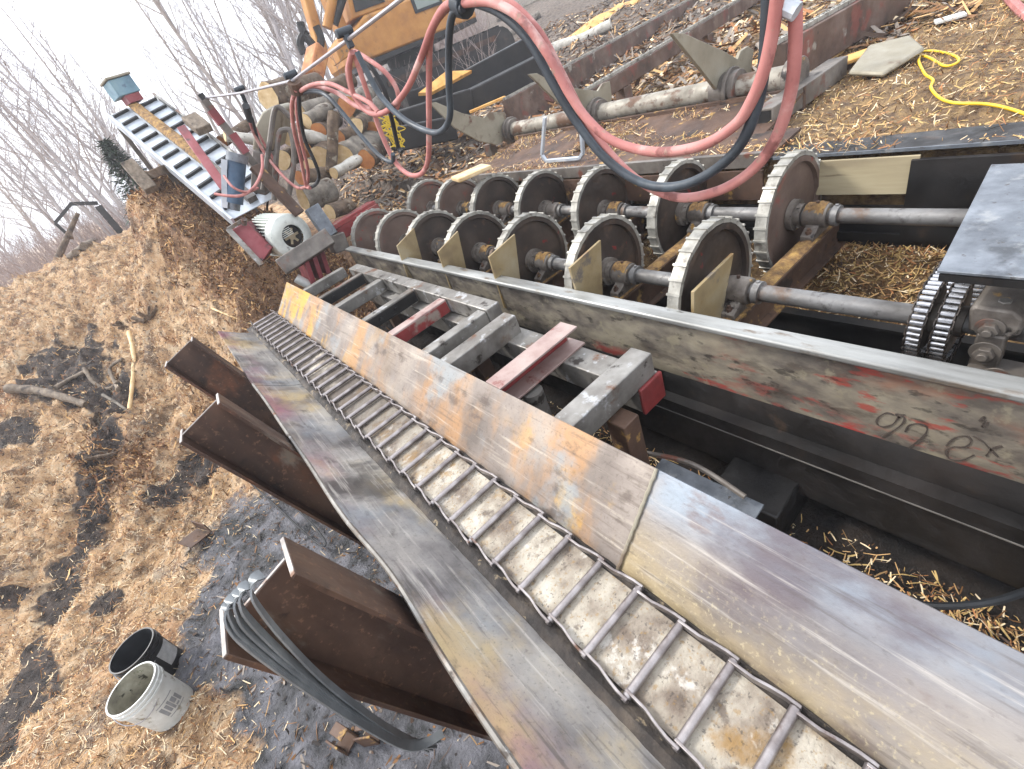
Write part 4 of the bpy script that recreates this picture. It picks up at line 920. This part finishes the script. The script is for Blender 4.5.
hose_h([(262,155,5.9),(262,170,5.75),(255,186,5.6),(243,195,5.55),(230,196,5.6),(215,194,5.75)],.014,m_rhose,'pale thin red hose looping round the blue cylinder, lower one')
hose_h([(224,176,5.7),(233,187,5.55),(246,192,5.55),(258,188,5.7)],.012,m_rhose,'pale thin red hose looping past the blue cylinder, upper one')
b=MB(); b.tube([AX(246,106,1.38),AX(250,120,1.38)],.035,10); tag(b.build('tape_wrap',m_black),'black tape wrap binding the hoses under the farthest clamp','tape')
b=MB(); b.tube([AX(294,82,1.41),AX(298,93,1.41)],.05,10); tag(b.build('tape_wrap',m_rust),'frayed brown tape wrap binding the hoses under the second clamp','tape')
b=MB(); b.beam((1.42,.56,H+.30),(1.42,.56,H+.24),.06,.05); b.cyl((1.37,.56,H+.30),(1.47,.56,H+.30),.022,n=12); tag(b.build('trolley_clamp',m_bhose,bevel=.004),'hose clamp on the wire above the right loop, beyond the top edge','clamp')
b=MB(); b.tube([AX(783,6,1.42),AX(797,12,1.42)],.02,10); tag(b.build('hose_clip',m_zinc),'shiny metal clip holding two red hoses at the top edge','clip')
for k in range(6):
    pass
b=MB()
for k in range(16):
    ps=[hp(388+random.gauss(0,4)+i*2.2+2.5*math.sin(i*1.7+k),116+i*6.2,4.6) for i in range(6)]; b.tube(smoothpath(ps,5),.0045,5)
tag(b.build('twine_bundle',m_yrope,smooth=60),'bundle of yellow twine hanging behind the middle hose loop','twine')
ps=[(917,52),(935,51),(955,56),(958,62),(945,66),(930,58),(921,56),(919,62),(925,74),(933,80),(931,88),(940,98),(955,103),(985,104),(1010,109),(1040,120),(1080,140)]
b=MB(); q=[AT(x,y,.02) for x,y in ps]; b.tube(smoothpath(q,6),.008,8); tag(b.build('yellow_hose',m_yhose,smooth=60),'yellow hose curling over the straw on the right bank','hose')
b=MB(); p=AT(950,18,.03); b.box(p,(.12,.18,.02),Matrix.Rotation(.4,3,'Z')); tag(b.build('wrapper',m_white,bevel=.004),'small white scrap lying on the straw at the upper right','litter')
b=MB(); p0=AT(838,70,.0); p1=AT(878,58,.0); b.beam(p0+Vector((0,0,.05)),p1+Vector((0,0,.06)),.2,.03); tag(b.build('sawn_slab',m_freshwood,bevel=.008),'fresh yellow sawn slab beside the square tube','slab')
p=AT(880,72); b=MB(); b.prism([p+Vector(q) for q in ((-.3,-.12,.03),(.1,-.22,.05),(.34,-.05,.10),(.2,.16,.12),(-.18,.14,.05))],(0,0,.035)); tag(b.build('grey_slab',m_palewood if False else m_kick,bevel=.02),'flat grey slab half buried in straw beside the yellow slab','slab')
b=MB(); ps=smoothpath([AT(990,-32,.02),AT(1003,-10,.02),AT(1018,8,.02),AT(1040,26,.02),AT(1080,48,.02)]); b.tube(ps,.03,8); tag(b.build('hose_end',m_rhose),'red hose lying on the straw at the top right corner','hose')
# ------------------------------------------------------------------ log pile
def log(a,c,r,h0,h1,mb,me_,lab,name='log'):
    A=hp(*a,h0);B=hp(*c,h1); d=(B-A).normalized(); x_,y_,_=frame(d); t=thing(name,lab,'log',A-Vector((0,0,r)),'logs in the pile')
    n=22; ph=random.random()*9; b=MB(); vs=[]; K=12
    for i in range(K+1):
        p=A.lerp(B,i/K)
        for k in range(n):
            q=2*math.pi*k/n; rr=r*(1+.07*math.sin(2*q+ph)+.05*math.sin(3*q+ph*2+i*.6)+.04*math.sin(i*.7+ph)+.09*fb(math.cos(q)*1.2+ph*3,math.sin(q)*1.2+i*.22+ph,4,1.6)); vs.append(p+x_*(rr*math.cos(q))+y_*(rr*math.sin(q)))
    b.add(vs,[(i*n+k,i*n+(k+1)%n,(i+1)*n+(k+1)%n,(i+1)*n+k) for i in range(K) for k in range(n)]); b.build('bark',mb,t,smooth=60)
    for e,s in((0,-1),(K,1)):
        b=MB(); cc=A if e==0 else B; ring=[Vector(v)*.985+cc*.015+d*(.004*s) for v in vs[e*n:(e+1)*n]]; b.add([cc+d*(.006*s)]+ring,[(0,1+k,1+(k+1)%n) if s>0 else (0,1+(k+1)%n,1+k) for k in range(n)]); b.build('cut_end',me_,t,smooth=0)
    return t
LG=[((268,97),(318,86),.17,8.2,9.2,m_bark,m_palewood,'thick brown log with a ringed pale end topmost left in the pile'),
((225,136),(262,140),.07,7.6,7.7,m_birch,m_palewood,'thin white birch log at the left edge of the pile'),
((300,135),(332,141),.08,7.6,7.9,m_birch,m_palewood,'white birch log lying across the middle of the pile'),
((347,106),(372,92),.13,8.0,9.4,m_greybark,m_orangewood,'log with a bright orange round end high in the pile'),
((302,111),(346,96),.10,8.3,8.6,m_greybark,m_palewood,'grey slanting log left of the bright orange end'),
((306,121),(328,109),.10,7.9,8.2,m_greybark,m_palewood,'short stout grey log under the slanting grey log'),
((318,131),(336,122),.10,7.8,8.8,m_bark,m_orangewood,'log with a dull orange end above the birch log'),
((334,113),(331,172),.075,7.3,7.1,m_bark,m_palewood,'bark covered post standing upright in front of the pile'),
((356,127),(374,112),.11,7.7,9.0,m_bark,m_palewood,'log with pale split end right of the upright post'),
((338,138),(358,132),.10,7.5,7.9,m_bark,m_orangewood,'orange barked chunk right of the upright post'),
((343,157),(376,141),.17,7.3,8.1,m_greybark,m_palewood,'fattest pale log resting low in the pile right of the post'),
((366,160),(382,146),.12,7.2,8.3,m_bark,m_orangewood,'log with orange split end at the right foot of the pile'),
((322,158),(340,142),.15,7.4,8.6,m_bark,m_palewood,'pale ended log left of the upright post'),
((334,173),(361,158),.07,6.9,7.3,m_birch,m_palewood,'thin pale birch log at the foot of the pile'),
((303,199),(332,190),.14,6.7,6.9,m_greybark,m_palewood,'grey log with a pale wedge end lying nearest the motor'),
((330,212),(350,205),.09,6.3,6.5,m_bark,m_palewood,'short brown log end behind the far red discs'),
((300,178),(326,174),.09,6.9,7.2,m_bark,m_orangewood,'low orange brown log behind the black hanging hose'),
((288,137),(305,128),.10,7.1,8.4,m_bark,m_palewood,'ringed log end framed by the hopper pipe'),
((222,142),(250,124),.08,8.2,8.6,m_bark,m_orangewood,'orange brown log behind the slim post'),
((312,95),(352,80),.12,9.0,9.4,m_bark,m_palewood,'dark top log behind the wire'),
((352,120),(386,100),.10,8.3,8.9,m_greybark,m_palewood,'grey log behind the bright orange end'),
((372,128),(395,118),.09,8.0,8.6,m_bark,m_orangewood,'dark log behind the yellow twine'),
((306,150),(330,146),.11,8.0,8.4,m_bark,m_orangewood,'dark log deep in the pile under the birch log'),
((310,166),(338,160),.10,7.5,8.0,m_greybark,m_palewood,'grey log low in the pile left of the post'),
((286,112),(312,104),.14,8.5,9.2,m_greybark,m_palewood,'broad grey log under the topmost brown log'),
((282,160),(304,150),.12,7.6,8.4,m_bark,m_palewood,'brown log behind the rusty hopper')]
for a in LG: log(*a)
for i,(a,c,r,lab) in enumerate((((455,72),(540,18),.13,'long pale trunk lying on the bank above the black timbers'),((545,58),(612,30),.14,'stout pale trunk beside the far log deck rail'),((498,22),(560,-8),.12,'grey trunk at the top edge of the debris bank'))):
    A=AT(*a);B=AT(*c); 
    ps=[A.lerp(B,k/8)+Vector((0,0,r*.7+.03*math.sin(k))) for k in range(9)]; b=MB(); b.tube(ps,[r*(1.05-.03*k) for k in range(9)],14); tag(b.build('fallen_trunk',[m_greybark,m_birch,m_greybark][i],smooth=60),lab,'log')
p=AT(600,18); b=MB(); n=16; r=[]
for i in range(n+1):
    for j in range(n+1):
        u=-1+2*i/n;w=-1+2*j/n; x=p.x+u*2.6-w*.1;y=p.y-u*.9+w*.55; hh=max(0,1-u*u-w*w); r.append((x,y,zt(x,y)-.05+.14*hh+.03*fb(x,y,3,3)))
b.add(r,[(i*(n+1)+j,(i+1)*(n+1)+j,(i+1)*(n+1)+j+1,i*(n+1)+j+1) for i in range(n) for j in range(n)])
m_sd=mat('fresh_sawdust',['#b98b4c','#cda063','#d9b47b'],6,A1,[],(.8,.95),0,.6,40,disp=.02); tag(b.build('sawdust_heap',m_sd,smooth=60),'low heap of fresh orange sawdust on the bank above the far rail','sawdust heap')
# black timbers below the excavator
bt=[((392,140),(452,128),.45,7.6,'front black timber under the yellow plank, lying lowest'),((400,122),(470,100),.45,8.3,'black timber in the middle of the dark stack'),((448,112),(540,66),.5,8.6,'long black timber at the right of the dark stack'),((440,95),(528,48),.45,9.4,'uppermost long black timber below the excavator track'),((405,104),(440,92),.4,9.0,'short black timber behind the yellow plank')]
for a,c,w,h,lab in bt:
    A=hp(*a,h);B=hp(*c,h+.2); b=MB(); b.beam(A,B,w,.30); tag(b.build('black_timber',m_dark,bevel=.02),lab,'timber','black timbers stacked by the excavator')
    g=zt((A.x+B.x)/2,(A.y+B.y)/2)
b=MB(); b.prism([hp(418,93,8.4),hp(432,92,8.4),hp(472,70,8.5),hp(446,71,8.6)],(0,.03,-.04)); tag(b.build('yellow_plank',m_freshwood,bevel=.004),'bright yellow sawn plank lying on the black timbers','plank')
b=MB(); b.beam(hp(470,112,8.0),hp(505,97,8.1),.12,.03); tag(b.build('sawn_lath',m_freshwood),'thin fresh sawn lath on debris above the left kicker arm','lath')
b=MB(); b.beam(hp(455,180,4.9),hp(487,166,5.0),.26,.04); tag(b.build('sawn_slab',m_palewood,bevel=.01),'broken tan slab standing at the left end of the deck edge','slab')
b=MB(); b.beam(hp(312,78,9.6),hp(318,50,9.9),.3,.25); tag(b.build('held_log',m_orangewood,bevel=.03),'short split log hanging in the excavator grapple','log')
for i,(a,c,w,h) in enumerate((((418,190),(442,170),.10,5.4),)):
    b=MB(); b.beam(hp(325,232,5.9),hp(372,203,6.3),.16,.05); b.beam(hp(330,238,5.9),hp(380,210,6.2),.05,.16); tag(b.build('red_angle',m_redch,bevel=.006),'red angle iron leaning behind the farthest front disc','angle iron')
# ------------------------------------------------------------------ excavator
EA=math.radians(32); EC=Vector((12.6*math.sin(EA),12.6*math.cos(EA),0)); gz=1.75; OA=math.radians(3); U=Vector((math.cos(OA),-math.sin(OA),0)); Wd=Vector((math.sin(OA),math.cos(OA),0))
EP=hp(366,61,14.2); EC=EP+U*1.65+Wd*1.25; EC.z=EP.z-1.28
def ep(u,w,z): return EC+U*u+Wd*w+Vector((0,0,z))
ex=thing('excavator','orange tracked excavator with dark tracks working behind the log pile','excavator',EC)
b=MB()
prof=[(-1.65,1.28),(-1.75,1.42),(-1.75,1.86),(-1.2,2.1),(1.7,2.1),(1.85,1.9),(1.85,1.25)]
b.prism([ep(u,-1.25,z) for u,z in prof],Wd*2.5)
b.prism([ep(-.35,-.3,2.11),ep(1.7,-.3,2.11),ep(1.6,-.3,2.75),ep(-.35,-.3,2.75)],Wd*1.5)
b.build('house',m_orange,ex,bevel=.05)
b=MB(); b.prism([ep(-1.66,-1.262,1.17),ep(1.8,-1.262,1.17),ep(1.8,-1.262,1.27),ep(-1.66,-1.262,1.27)],Wd*2.5); b.build('turntable_skirt',m_dark,ex)
cb=MB(); cb.prism([ep(-1.5,-1.2,2.105),ep(-.45,-1.2,2.105),ep(-.45,-1.2,3.4),ep(-1.2,-1.2,3.4)],Wd*1.05); cab=cb.build('cab',m_orange,ex,bevel=.03)
b=MB(); b.prism([ep(-1.38,-1.215,2.2),ep(-.55,-1.215,2.2),ep(-.55,-1.215,3.2),ep(-1.12,-1.215,3.2)],Wd*-.012); b.build('window',m_dark,cab)
b=MB(); b.prism([ep(.1,-1.275,1.78),ep(.95,-1.275,1.78),ep(.95,-1.275,2.095),ep(.1,-1.275,2.095)],Wd*.02); v=b.build('side_window',m_black,ex)
b=MB(); b.prism([ep(.18,-1.285,1.84),ep(.87,-1.285,1.84),ep(.87,-1.285,2.09),ep(.18,-1.285,2.09)],Wd*.008); b.build('pane',m_glass,v)
for w in(-1.55,1.0):
    b=MB(); pr=[]
    for k in range(9): a=math.pi/2+math.pi*k/8; pr.append((-1.75+.42*math.cos(a),.46+.42*math.sin(a)))
    for k in range(9): a=-math.pi/2+math.pi*k/8; pr.append((2.2+.42*math.cos(a),.46+.42*math.sin(a)))
    b.prism([ep(u,w,z) for u,z in pr],Wd*.55); tr=b.build('track',m_dark,ex)
    b=MB()
    for k in range(26): u=-1.75+k*.158; b.beam(ep(u,w-.01,.895),ep(u,w+.56,.895),.05,.04); 
    b.build('grouser',m_dark,tr)
    b=MB(); b.prism([ep(-1.5,w-.06,.62),ep(2.0,w-.06,.62),ep(2.0,w-.06,.74),ep(-1.5,w-.06,.74)],Wd*.05)
    for k in range(6): b.cyl(ep(-1.3+k*.62,w-.05,.2),ep(-1.3+k*.62,w+.02,.2),.12,n=14)
    b.build('roller_frame',m_post,tr)
b=MB(); b.cyl(ep(.2,0,.7),ep(.2,0,1.2),.7,n=24); b.span(ep(-.6,-.9,.4),ep(-.6,-.9,.4)+Vector((1.2,1.2,.3))); b.build('undercarriage',m_dark,ex)
bp=[hp(342,60,12.2),hp(318,44,11.8),hp(306,14,11.6),hp(322,-45,11.8)]
b=MB(); b.beam(hp(345,40,14.6),hp(312,-40,14.4),.26,.34); b.build('boom',m_orange,ex,bevel=.03)
b=MB(); b.beam(hp(301,-20,13.4),hp(322,52,13.2),.20,.22); b.build('stick',m_orange,ex,bevel=.03)
b=MB(); b.cyl(hp(334,-10,13.2),hp(327,28,13.1),.10,n=14); b.build('boom_cylinder',m_orange,ex)
b=MB(); b.cyl(hp(345,-10,13.3),hp(334,24,13.2),.09,n=14); b.build('cylinder_rod',m_dark,ex)
b=MB(); b.prism([hp(334,46,13.6),hp(345,40,13.6),hp(352,54,13.6),hp(341,62,13.6)],Wd*.6); b.build('boom_foot',m_orange,ex,bevel=.03)
b=MB()
for a in ([(300,22),(304,34),(312,44),(318,52)],[(316,26),(321,38),(319,50),(313,58)],[(306,30),(300,42),(304,54)]): b.tube(smoothpath([hp(x,y,12.6) for x,y in a],4),.08,8)
b.build('grapple',m_dark,ex)
# far loader arm above the heap
ld=thing('loader_arm','thin dark knuckle boom arm standing far behind the sawdust heap','loader',hp(97,205,17))
b=MB(); b.beam(hp(98,203,17),hp(70,204,17),.09,.09); b.beam(hp(71,204,17),hp(55,223,17),.08,.07); b.beam(hp(55,223,17),hp(66,233,17),.07,.06); b.build('arm',m_dark,ld)
q_=hp(98,206,17); b=MB(); b.beam(q_,(q_.x,q_.y,zt(q_.x,q_.y)-.2),.16,.16); b.build('base',m_dark,ld)
b=MB(); b.tube(smoothpath([hp(52,272,14),hp(66,240,14),hp(78,213,14)],4),[.075-.005*i for i in range(9)],9); b.tube([hp(68,236,14),hp(73,236,14)],.08,6)
tag(b.build('dead_trunk',m_bark,smooth=60),'broken dead trunk standing on the left ridge against the sky','tree trunk')
for i,(x,y) in enumerate(((92,243),(84,250),(78,254))):
    A=AT(x-6,y+5);B=AT(x+8,y-4); b=MB(); b.tube([A+Vector((0,0,.05)),B+Vector((0,0,.06))],.06,8); tag(b.build('slab',m_wood,smooth=60),['upper','middle','lower'][i]+' of three weathered slabs on the ridge by the dead trunk','slab')
# ------------------------------------------------------------------ trees
def tree_mesh(seed,hh,spread,nb=20,multi=1,lean=0):
    rd=random.Random(seed); tk=MB(); cr=MB()
    def path(p,d,L,n,wob,upb):
        out=[p]; 
        for i in range(n):
            d=(d+Vector((rd.gauss(0,wob),rd.gauss(0,wob),rd.gauss(0,wob)+upb))).normalized(); p=p+d*(L/n); out.append(p)
        return out
    for m_ in range(multi):
        d=Vector((rd.gauss(lean,.10 if multi>1 else .03),rd.gauss(0,.12 if multi>1 else .03),1)).normalized()
        h=hh*rd.uniform(.8,1); tp=path(Vector((rd.gauss(0,.15)*(multi>1),rd.gauss(0,.15)*(multi>1),-.3)),d,h,12,.035,.03); r0=h*.0075
        tk.tube(tp,[r0*(1-i/12.5)+.008 for i in range(13)],7)
        for k in range(nb):
            t=.22+.76*k/nb+rd.uniform(-.02,.02); i=min(int(t*12),11); p=tp[i].lerp(tp[i+1],t*12-i); a=rd.random()*6.28
            bd=Vector((math.cos(a),math.sin(a),rd.uniform(.7,1.5))).normalized(); L=h*spread*(1.08-t)*rd.uniform(.7,1.2)
            bp=path(p,bd,L,6,.09,.06); rb=max(r0*(1-t)*.45,.009)
            cr.tube(bp,[rb*(1-q/7)+.004 for q in range(7)],4)
            for k2 in range(7):
                t2=.2+.75*k2/7; i2=min(int(t2*6),5); p2=bp[i2].lerp(bp[i2+1],t2*6-i2); dd=(bp[i2+1]-bp[i2]).normalized()
                b2=(dd+Vector((rd.gauss(0,.6),rd.gauss(0,.6),rd.gauss(.15,.4)))).normalized(); L2=L*.5*(1.1-t2)*rd.uniform(.6,1.2)
                q2=path(p2,b2,L2,4,.12,.05); cr.tube(q2,[.006,.005,.004,.0035,.003],3)
                for k3 in range(4):
                    i3=rd.randrange(1,4); d3=((q2[i3+1]-q2[i3]).normalized()+Vector((rd.gauss(0,.6),rd.gauss(0,.6),rd.gauss(.1,.4)))).normalized()
                    q3=path(q2[i3],d3,L2*.5*rd.uniform(.5,1.1),2,.15,.05); cr.tube(q3,[.005,.004,.003],3)
    return tk,cr
protos=[]
for sd_,hh,sp,nb,mu_,ln in((1,11,.30,20,1,0),(2,12,.26,22,2,.05),(3,10,.34,18,3,0),(4,13,.24,24,1,-.05),(5,9,.36,18,2,.08)):
    tk,cr=tree_mesh(sd_,hh,sp,nb,mu_,ln)
    r=thing('bare_tree','x','tree',(0,0,0)); mt_=m_tree if sd_%2 else m_tree2
    tk.build('trunk',mt_,r,smooth=60); cr.build('branches',mt_,r,smooth=60); protos.append(r)
TR=[(-13.5,30,0,1.0),(-11,36,2,.9),(-9.4,27,4,.9),(-7.6,33,1,.9),(-6.0,26,0,.85),(-5.2,20,4,.95),(-4.2,38,2,1.0),(-2.6,30,4,1.0),(-3.4,19,4,1.0),(-1.2,24,2,.95),(-.4,18,4,1.05),(2.4,20,2,.95),(.2,22,1,.92),(1.6,34,3,.9),(3.2,27,0,.8),(4.6,40,3,.9),
    (6.6,44,2,1.0),(8.3,36,4,1.0),(9.8,30,3,1.05),(11,25,0,1.1),(12.2,33,1,1.1),(13.4,22,3,1.1),(14.6,28,0,1.2),(15.6,34,2,1.2),(16.8,24,1,1.1),(17.9,30,3,1.2),(18.8,20,2,1.15),(19.8,26,0,1.15),(20.9,32,4,1.3),(21.8,22,3,1.15),(22.8,28,1,1.2),(23.8,18.5,0,1.1),(24.8,24,2,1.2),(25.9,30,3,1.2),(27.2,22,4,1.2),(29,27,0,1.2),(31.5,24,1,1.2),(34.5,28,2,1.2)]
ORD=['first','second','third','fourth','fifth','sixth','seventh','eighth','ninth','tenth','eleventh','twelfth','thirteenth','fourteenth','fifteenth','sixteenth','seventeenth','eighteenth','nineteenth','twentieth']
used=set(); LN=[k for k in TR if k[0]<5]; RN=[k for k in TR if k[0]>=5]
for az,r_,pi_,sc in TR:
    src=protos[pi_]; new=src if pi_ not in used else src.copy()
    if pi_ in used:
        COL.objects.link(new)
        for ch_ in list(src.children): c=ch_.copy(); COL.objects.link(c); c.parent=new
    used.add(pi_)
    x=r_*math.sin(math.radians(az)); y=r_*math.cos(math.radians(az)); new.location=(x,y,zt(x,y)-.1); sc*=(.85 if az<5 else 1); new.scale=(sc,)*3; new.rotation_euler=(0,0,az*37%6.28)
    kind=['slender bare','twin stemmed bare','bushy bare','tall straight bare','low wide bare'][pi_]
    if az<5: lab='%s tree, %s from left in the stand beside the conveyor'%(kind,ORD[[k[0] for k in LN].index(az)])
    else:
        k=[k[0] for k in RN].index(az); lab='%s tree, %s from left in the stand behind the log pile'%(kind,ORD[k] if k<20 else 'twenty '+ORD[k-20])
    new['label']=lab; new['group']='bare trees beyond the yard'
# dark conifer behind the conveyor
cx=hp(122,165,12.5); b=MB(); gzc=zt(cx.x,cx.y); ct=thing('small_conifer','small dark evergreen tree standing behind the slatted conveyor','tree',(cx.x,cx.y,gzc)); b.cyl((cx.x,cx.y,gzc-.1),(cx.x,cx.y,gzc+1.55),.07,.02,n=8); b.build('trunk',m_bark,ct)
b=MB()
for k in range(2200):
    t=random.random()**.8; z=gzc+.15+1.45*t; rr=.62*(1-t)+.03; a=random.random()*6.28; q=rr*random.uniform(.25,1.05); p=Vector((cx.x+q*math.cos(a),cx.y+q*math.sin(a),z-q*.25)); d=Vector((math.cos(a),math.sin(a),random.gauss(-.1,.4))).normalized(); s_=Vector((-d.y,d.x,random.gauss(0,.3)))
    L_=random.uniform(.08,.2); b.add([p-s_*.02,p+s_*.02,p+d*L_],[(0,1,2)])
b.build('foliage',m_needle,ct,smooth=0)
# brush along the far edge
m_brush=mat('reddish_winter_brush',['#857570','#968781','#a69892'],3,A1,[],(.8,.95),0,0)
b=MB(); rd=random.Random(5)
for k in range(3600):
    az=math.radians(rd.uniform(-17,38)); r_=rd.uniform(17,30) if az<.1 else rd.uniform(14,32); x=r_*math.sin(az);y=r_*math.cos(az); z=zt(x,y,False)-.15; h=abs(rd.gauss(.7,.4))*(1.0 if az<.08 else 1.3)+.2
    d=Vector((rd.gauss(0,.25),rd.gauss(0,.25),1)).normalized(); p=Vector((x,y,z)); q=p+d*h; b.tube([p,p.lerp(q,.5)+Vector((rd.gauss(0,.05),0,0)),q],[.012,.008,.004],3)
    for j in range(3):
        w=p.lerp(q,rd.uniform(.4,.9)); e=Vector((rd.gauss(0,.5),rd.gauss(0,.5),.7)).normalized(); b.tube([w,w+e*h*.35],[.006,.003],3)
o=b.build('brush_thicket',m_brush,smooth=0); tag(o,'reddish brown leafless brush along the far edge of the yard','brush',None,'stuff')
# ------------------------------------------------------------------ camera, light, sky
cam=bpy.data.cameras.new('camera'); co=bpy.data.objects.new('camera',cam); COL.objects.link(co)
m=Matrix.Identity(4)
for i in range(3): m[i][0]=MR[0][i]; m[i][1]=-MR[1][i]; m[i][2]=-MR[2][i]
m[2][3]=H; co.matrix_world=m; cam.sensor_fit='HORIZONTAL'; cam.sensor_width=36; cam.lens=36*F/1024; cam.clip_end=2000; cam.clip_start=.05
S.camera=co
w=bpy.data.worlds.new('World'); S.world=w; w.use_nodes=True; nt=w.node_tree; N=nt.nodes; Lk=nt.links.new
bg=N['Background']; sky=N.new('ShaderNodeTexSky'); sky.sky_type='NISHITA'; sky.sun_disc=False
SE,SR=math.radians(48),math.radians(-35)
sky.sun_elevation=SE; sky.sun_rotation=SR; sky.dust_density=3; sky.air_density=1; sky.ozone_density=1
# broken high cloud over the sky
tc=N.new('ShaderNodeTexCoord'); mp=N.new('ShaderNodeMapping'); mp.inputs['Scale'].default_value=(1,1,2.2); Lk(tc.outputs['Generated'],mp.inputs[0])
nz=N.new('ShaderNodeTexNoise'); nz.inputs['Scale'].default_value=2.6; nz.inputs['Detail'].default_value=7; Lk(mp.outputs[0],nz.inputs['Vector'])
mr=N.new('ShaderNodeMapRange'); mr.interpolation_type='SMOOTHSTEP'; Lk(nz.outputs['Fac'],mr.inputs[0]); mr.inputs[1].default_value=.36; mr.inputs[2].default_value=.6; mr.inputs[3].default_value=.62; mr.inputs[4].default_value=1
mx=N.new('ShaderNodeMix'); mx.data_type='RGBA'; Lk(mr.outputs[0],mx.inputs['Factor']); Lk(sky.outputs[0],mx.inputs[6]); mx.inputs[7].default_value=(8.6,9.0,9.8,1)
Lk(mx.outputs[2],bg.inputs['Color']); bg.inputs['Strength'].default_value=.10
su=bpy.data.lights.new('sun','SUN'); su.energy=1.5; su.angle=math.radians(10); su.color=(1,.97,.92)
so=bpy.data.objects.new('sun',su); COL.objects.link(so)
# nishita: rotation measured from +Y clockwise towards +X
sd=Vector((math.sin(SR)*math.cos(SE),math.cos(SR)*math.cos(SE),math.sin(SE)))
so.rotation_euler=sd.to_track_quat('Z','Y').to_euler(); so.location=(0,0,20)
S.view_settings.view_transform='Standard'; S.view_settings.look='None'; S.view_settings.gamma=1; S.view_settings.exposure=1.5
S.render.resolution_x=1024; S.render.resolution_y=769

# pale air between the yard and the far trees
hz=MB(); hz.span((-280,-130,-6),(330,430,17.5)); m_h=bpy.data.materials.new('pale_air'); m_h.use_nodes=True; nt=m_h.node_tree; nt.nodes.remove(nt.nodes['Principled BSDF'])
pv=nt.nodes.new('ShaderNodeVolumePrincipled'); pv.inputs['Density'].default_value=.0042; pv.inputs['Color'].default_value=(.95,.96,1,1); pv.inputs['Anisotropy'].default_value=.3
nt.links.new(pv.outputs[0],nt.nodes['Material Output'].inputs['Volume'])
ho=hz.build('haze',m_h,smooth=0); tag(ho,'thin pale haze filling the air of the yard','haze',None,'stuff')
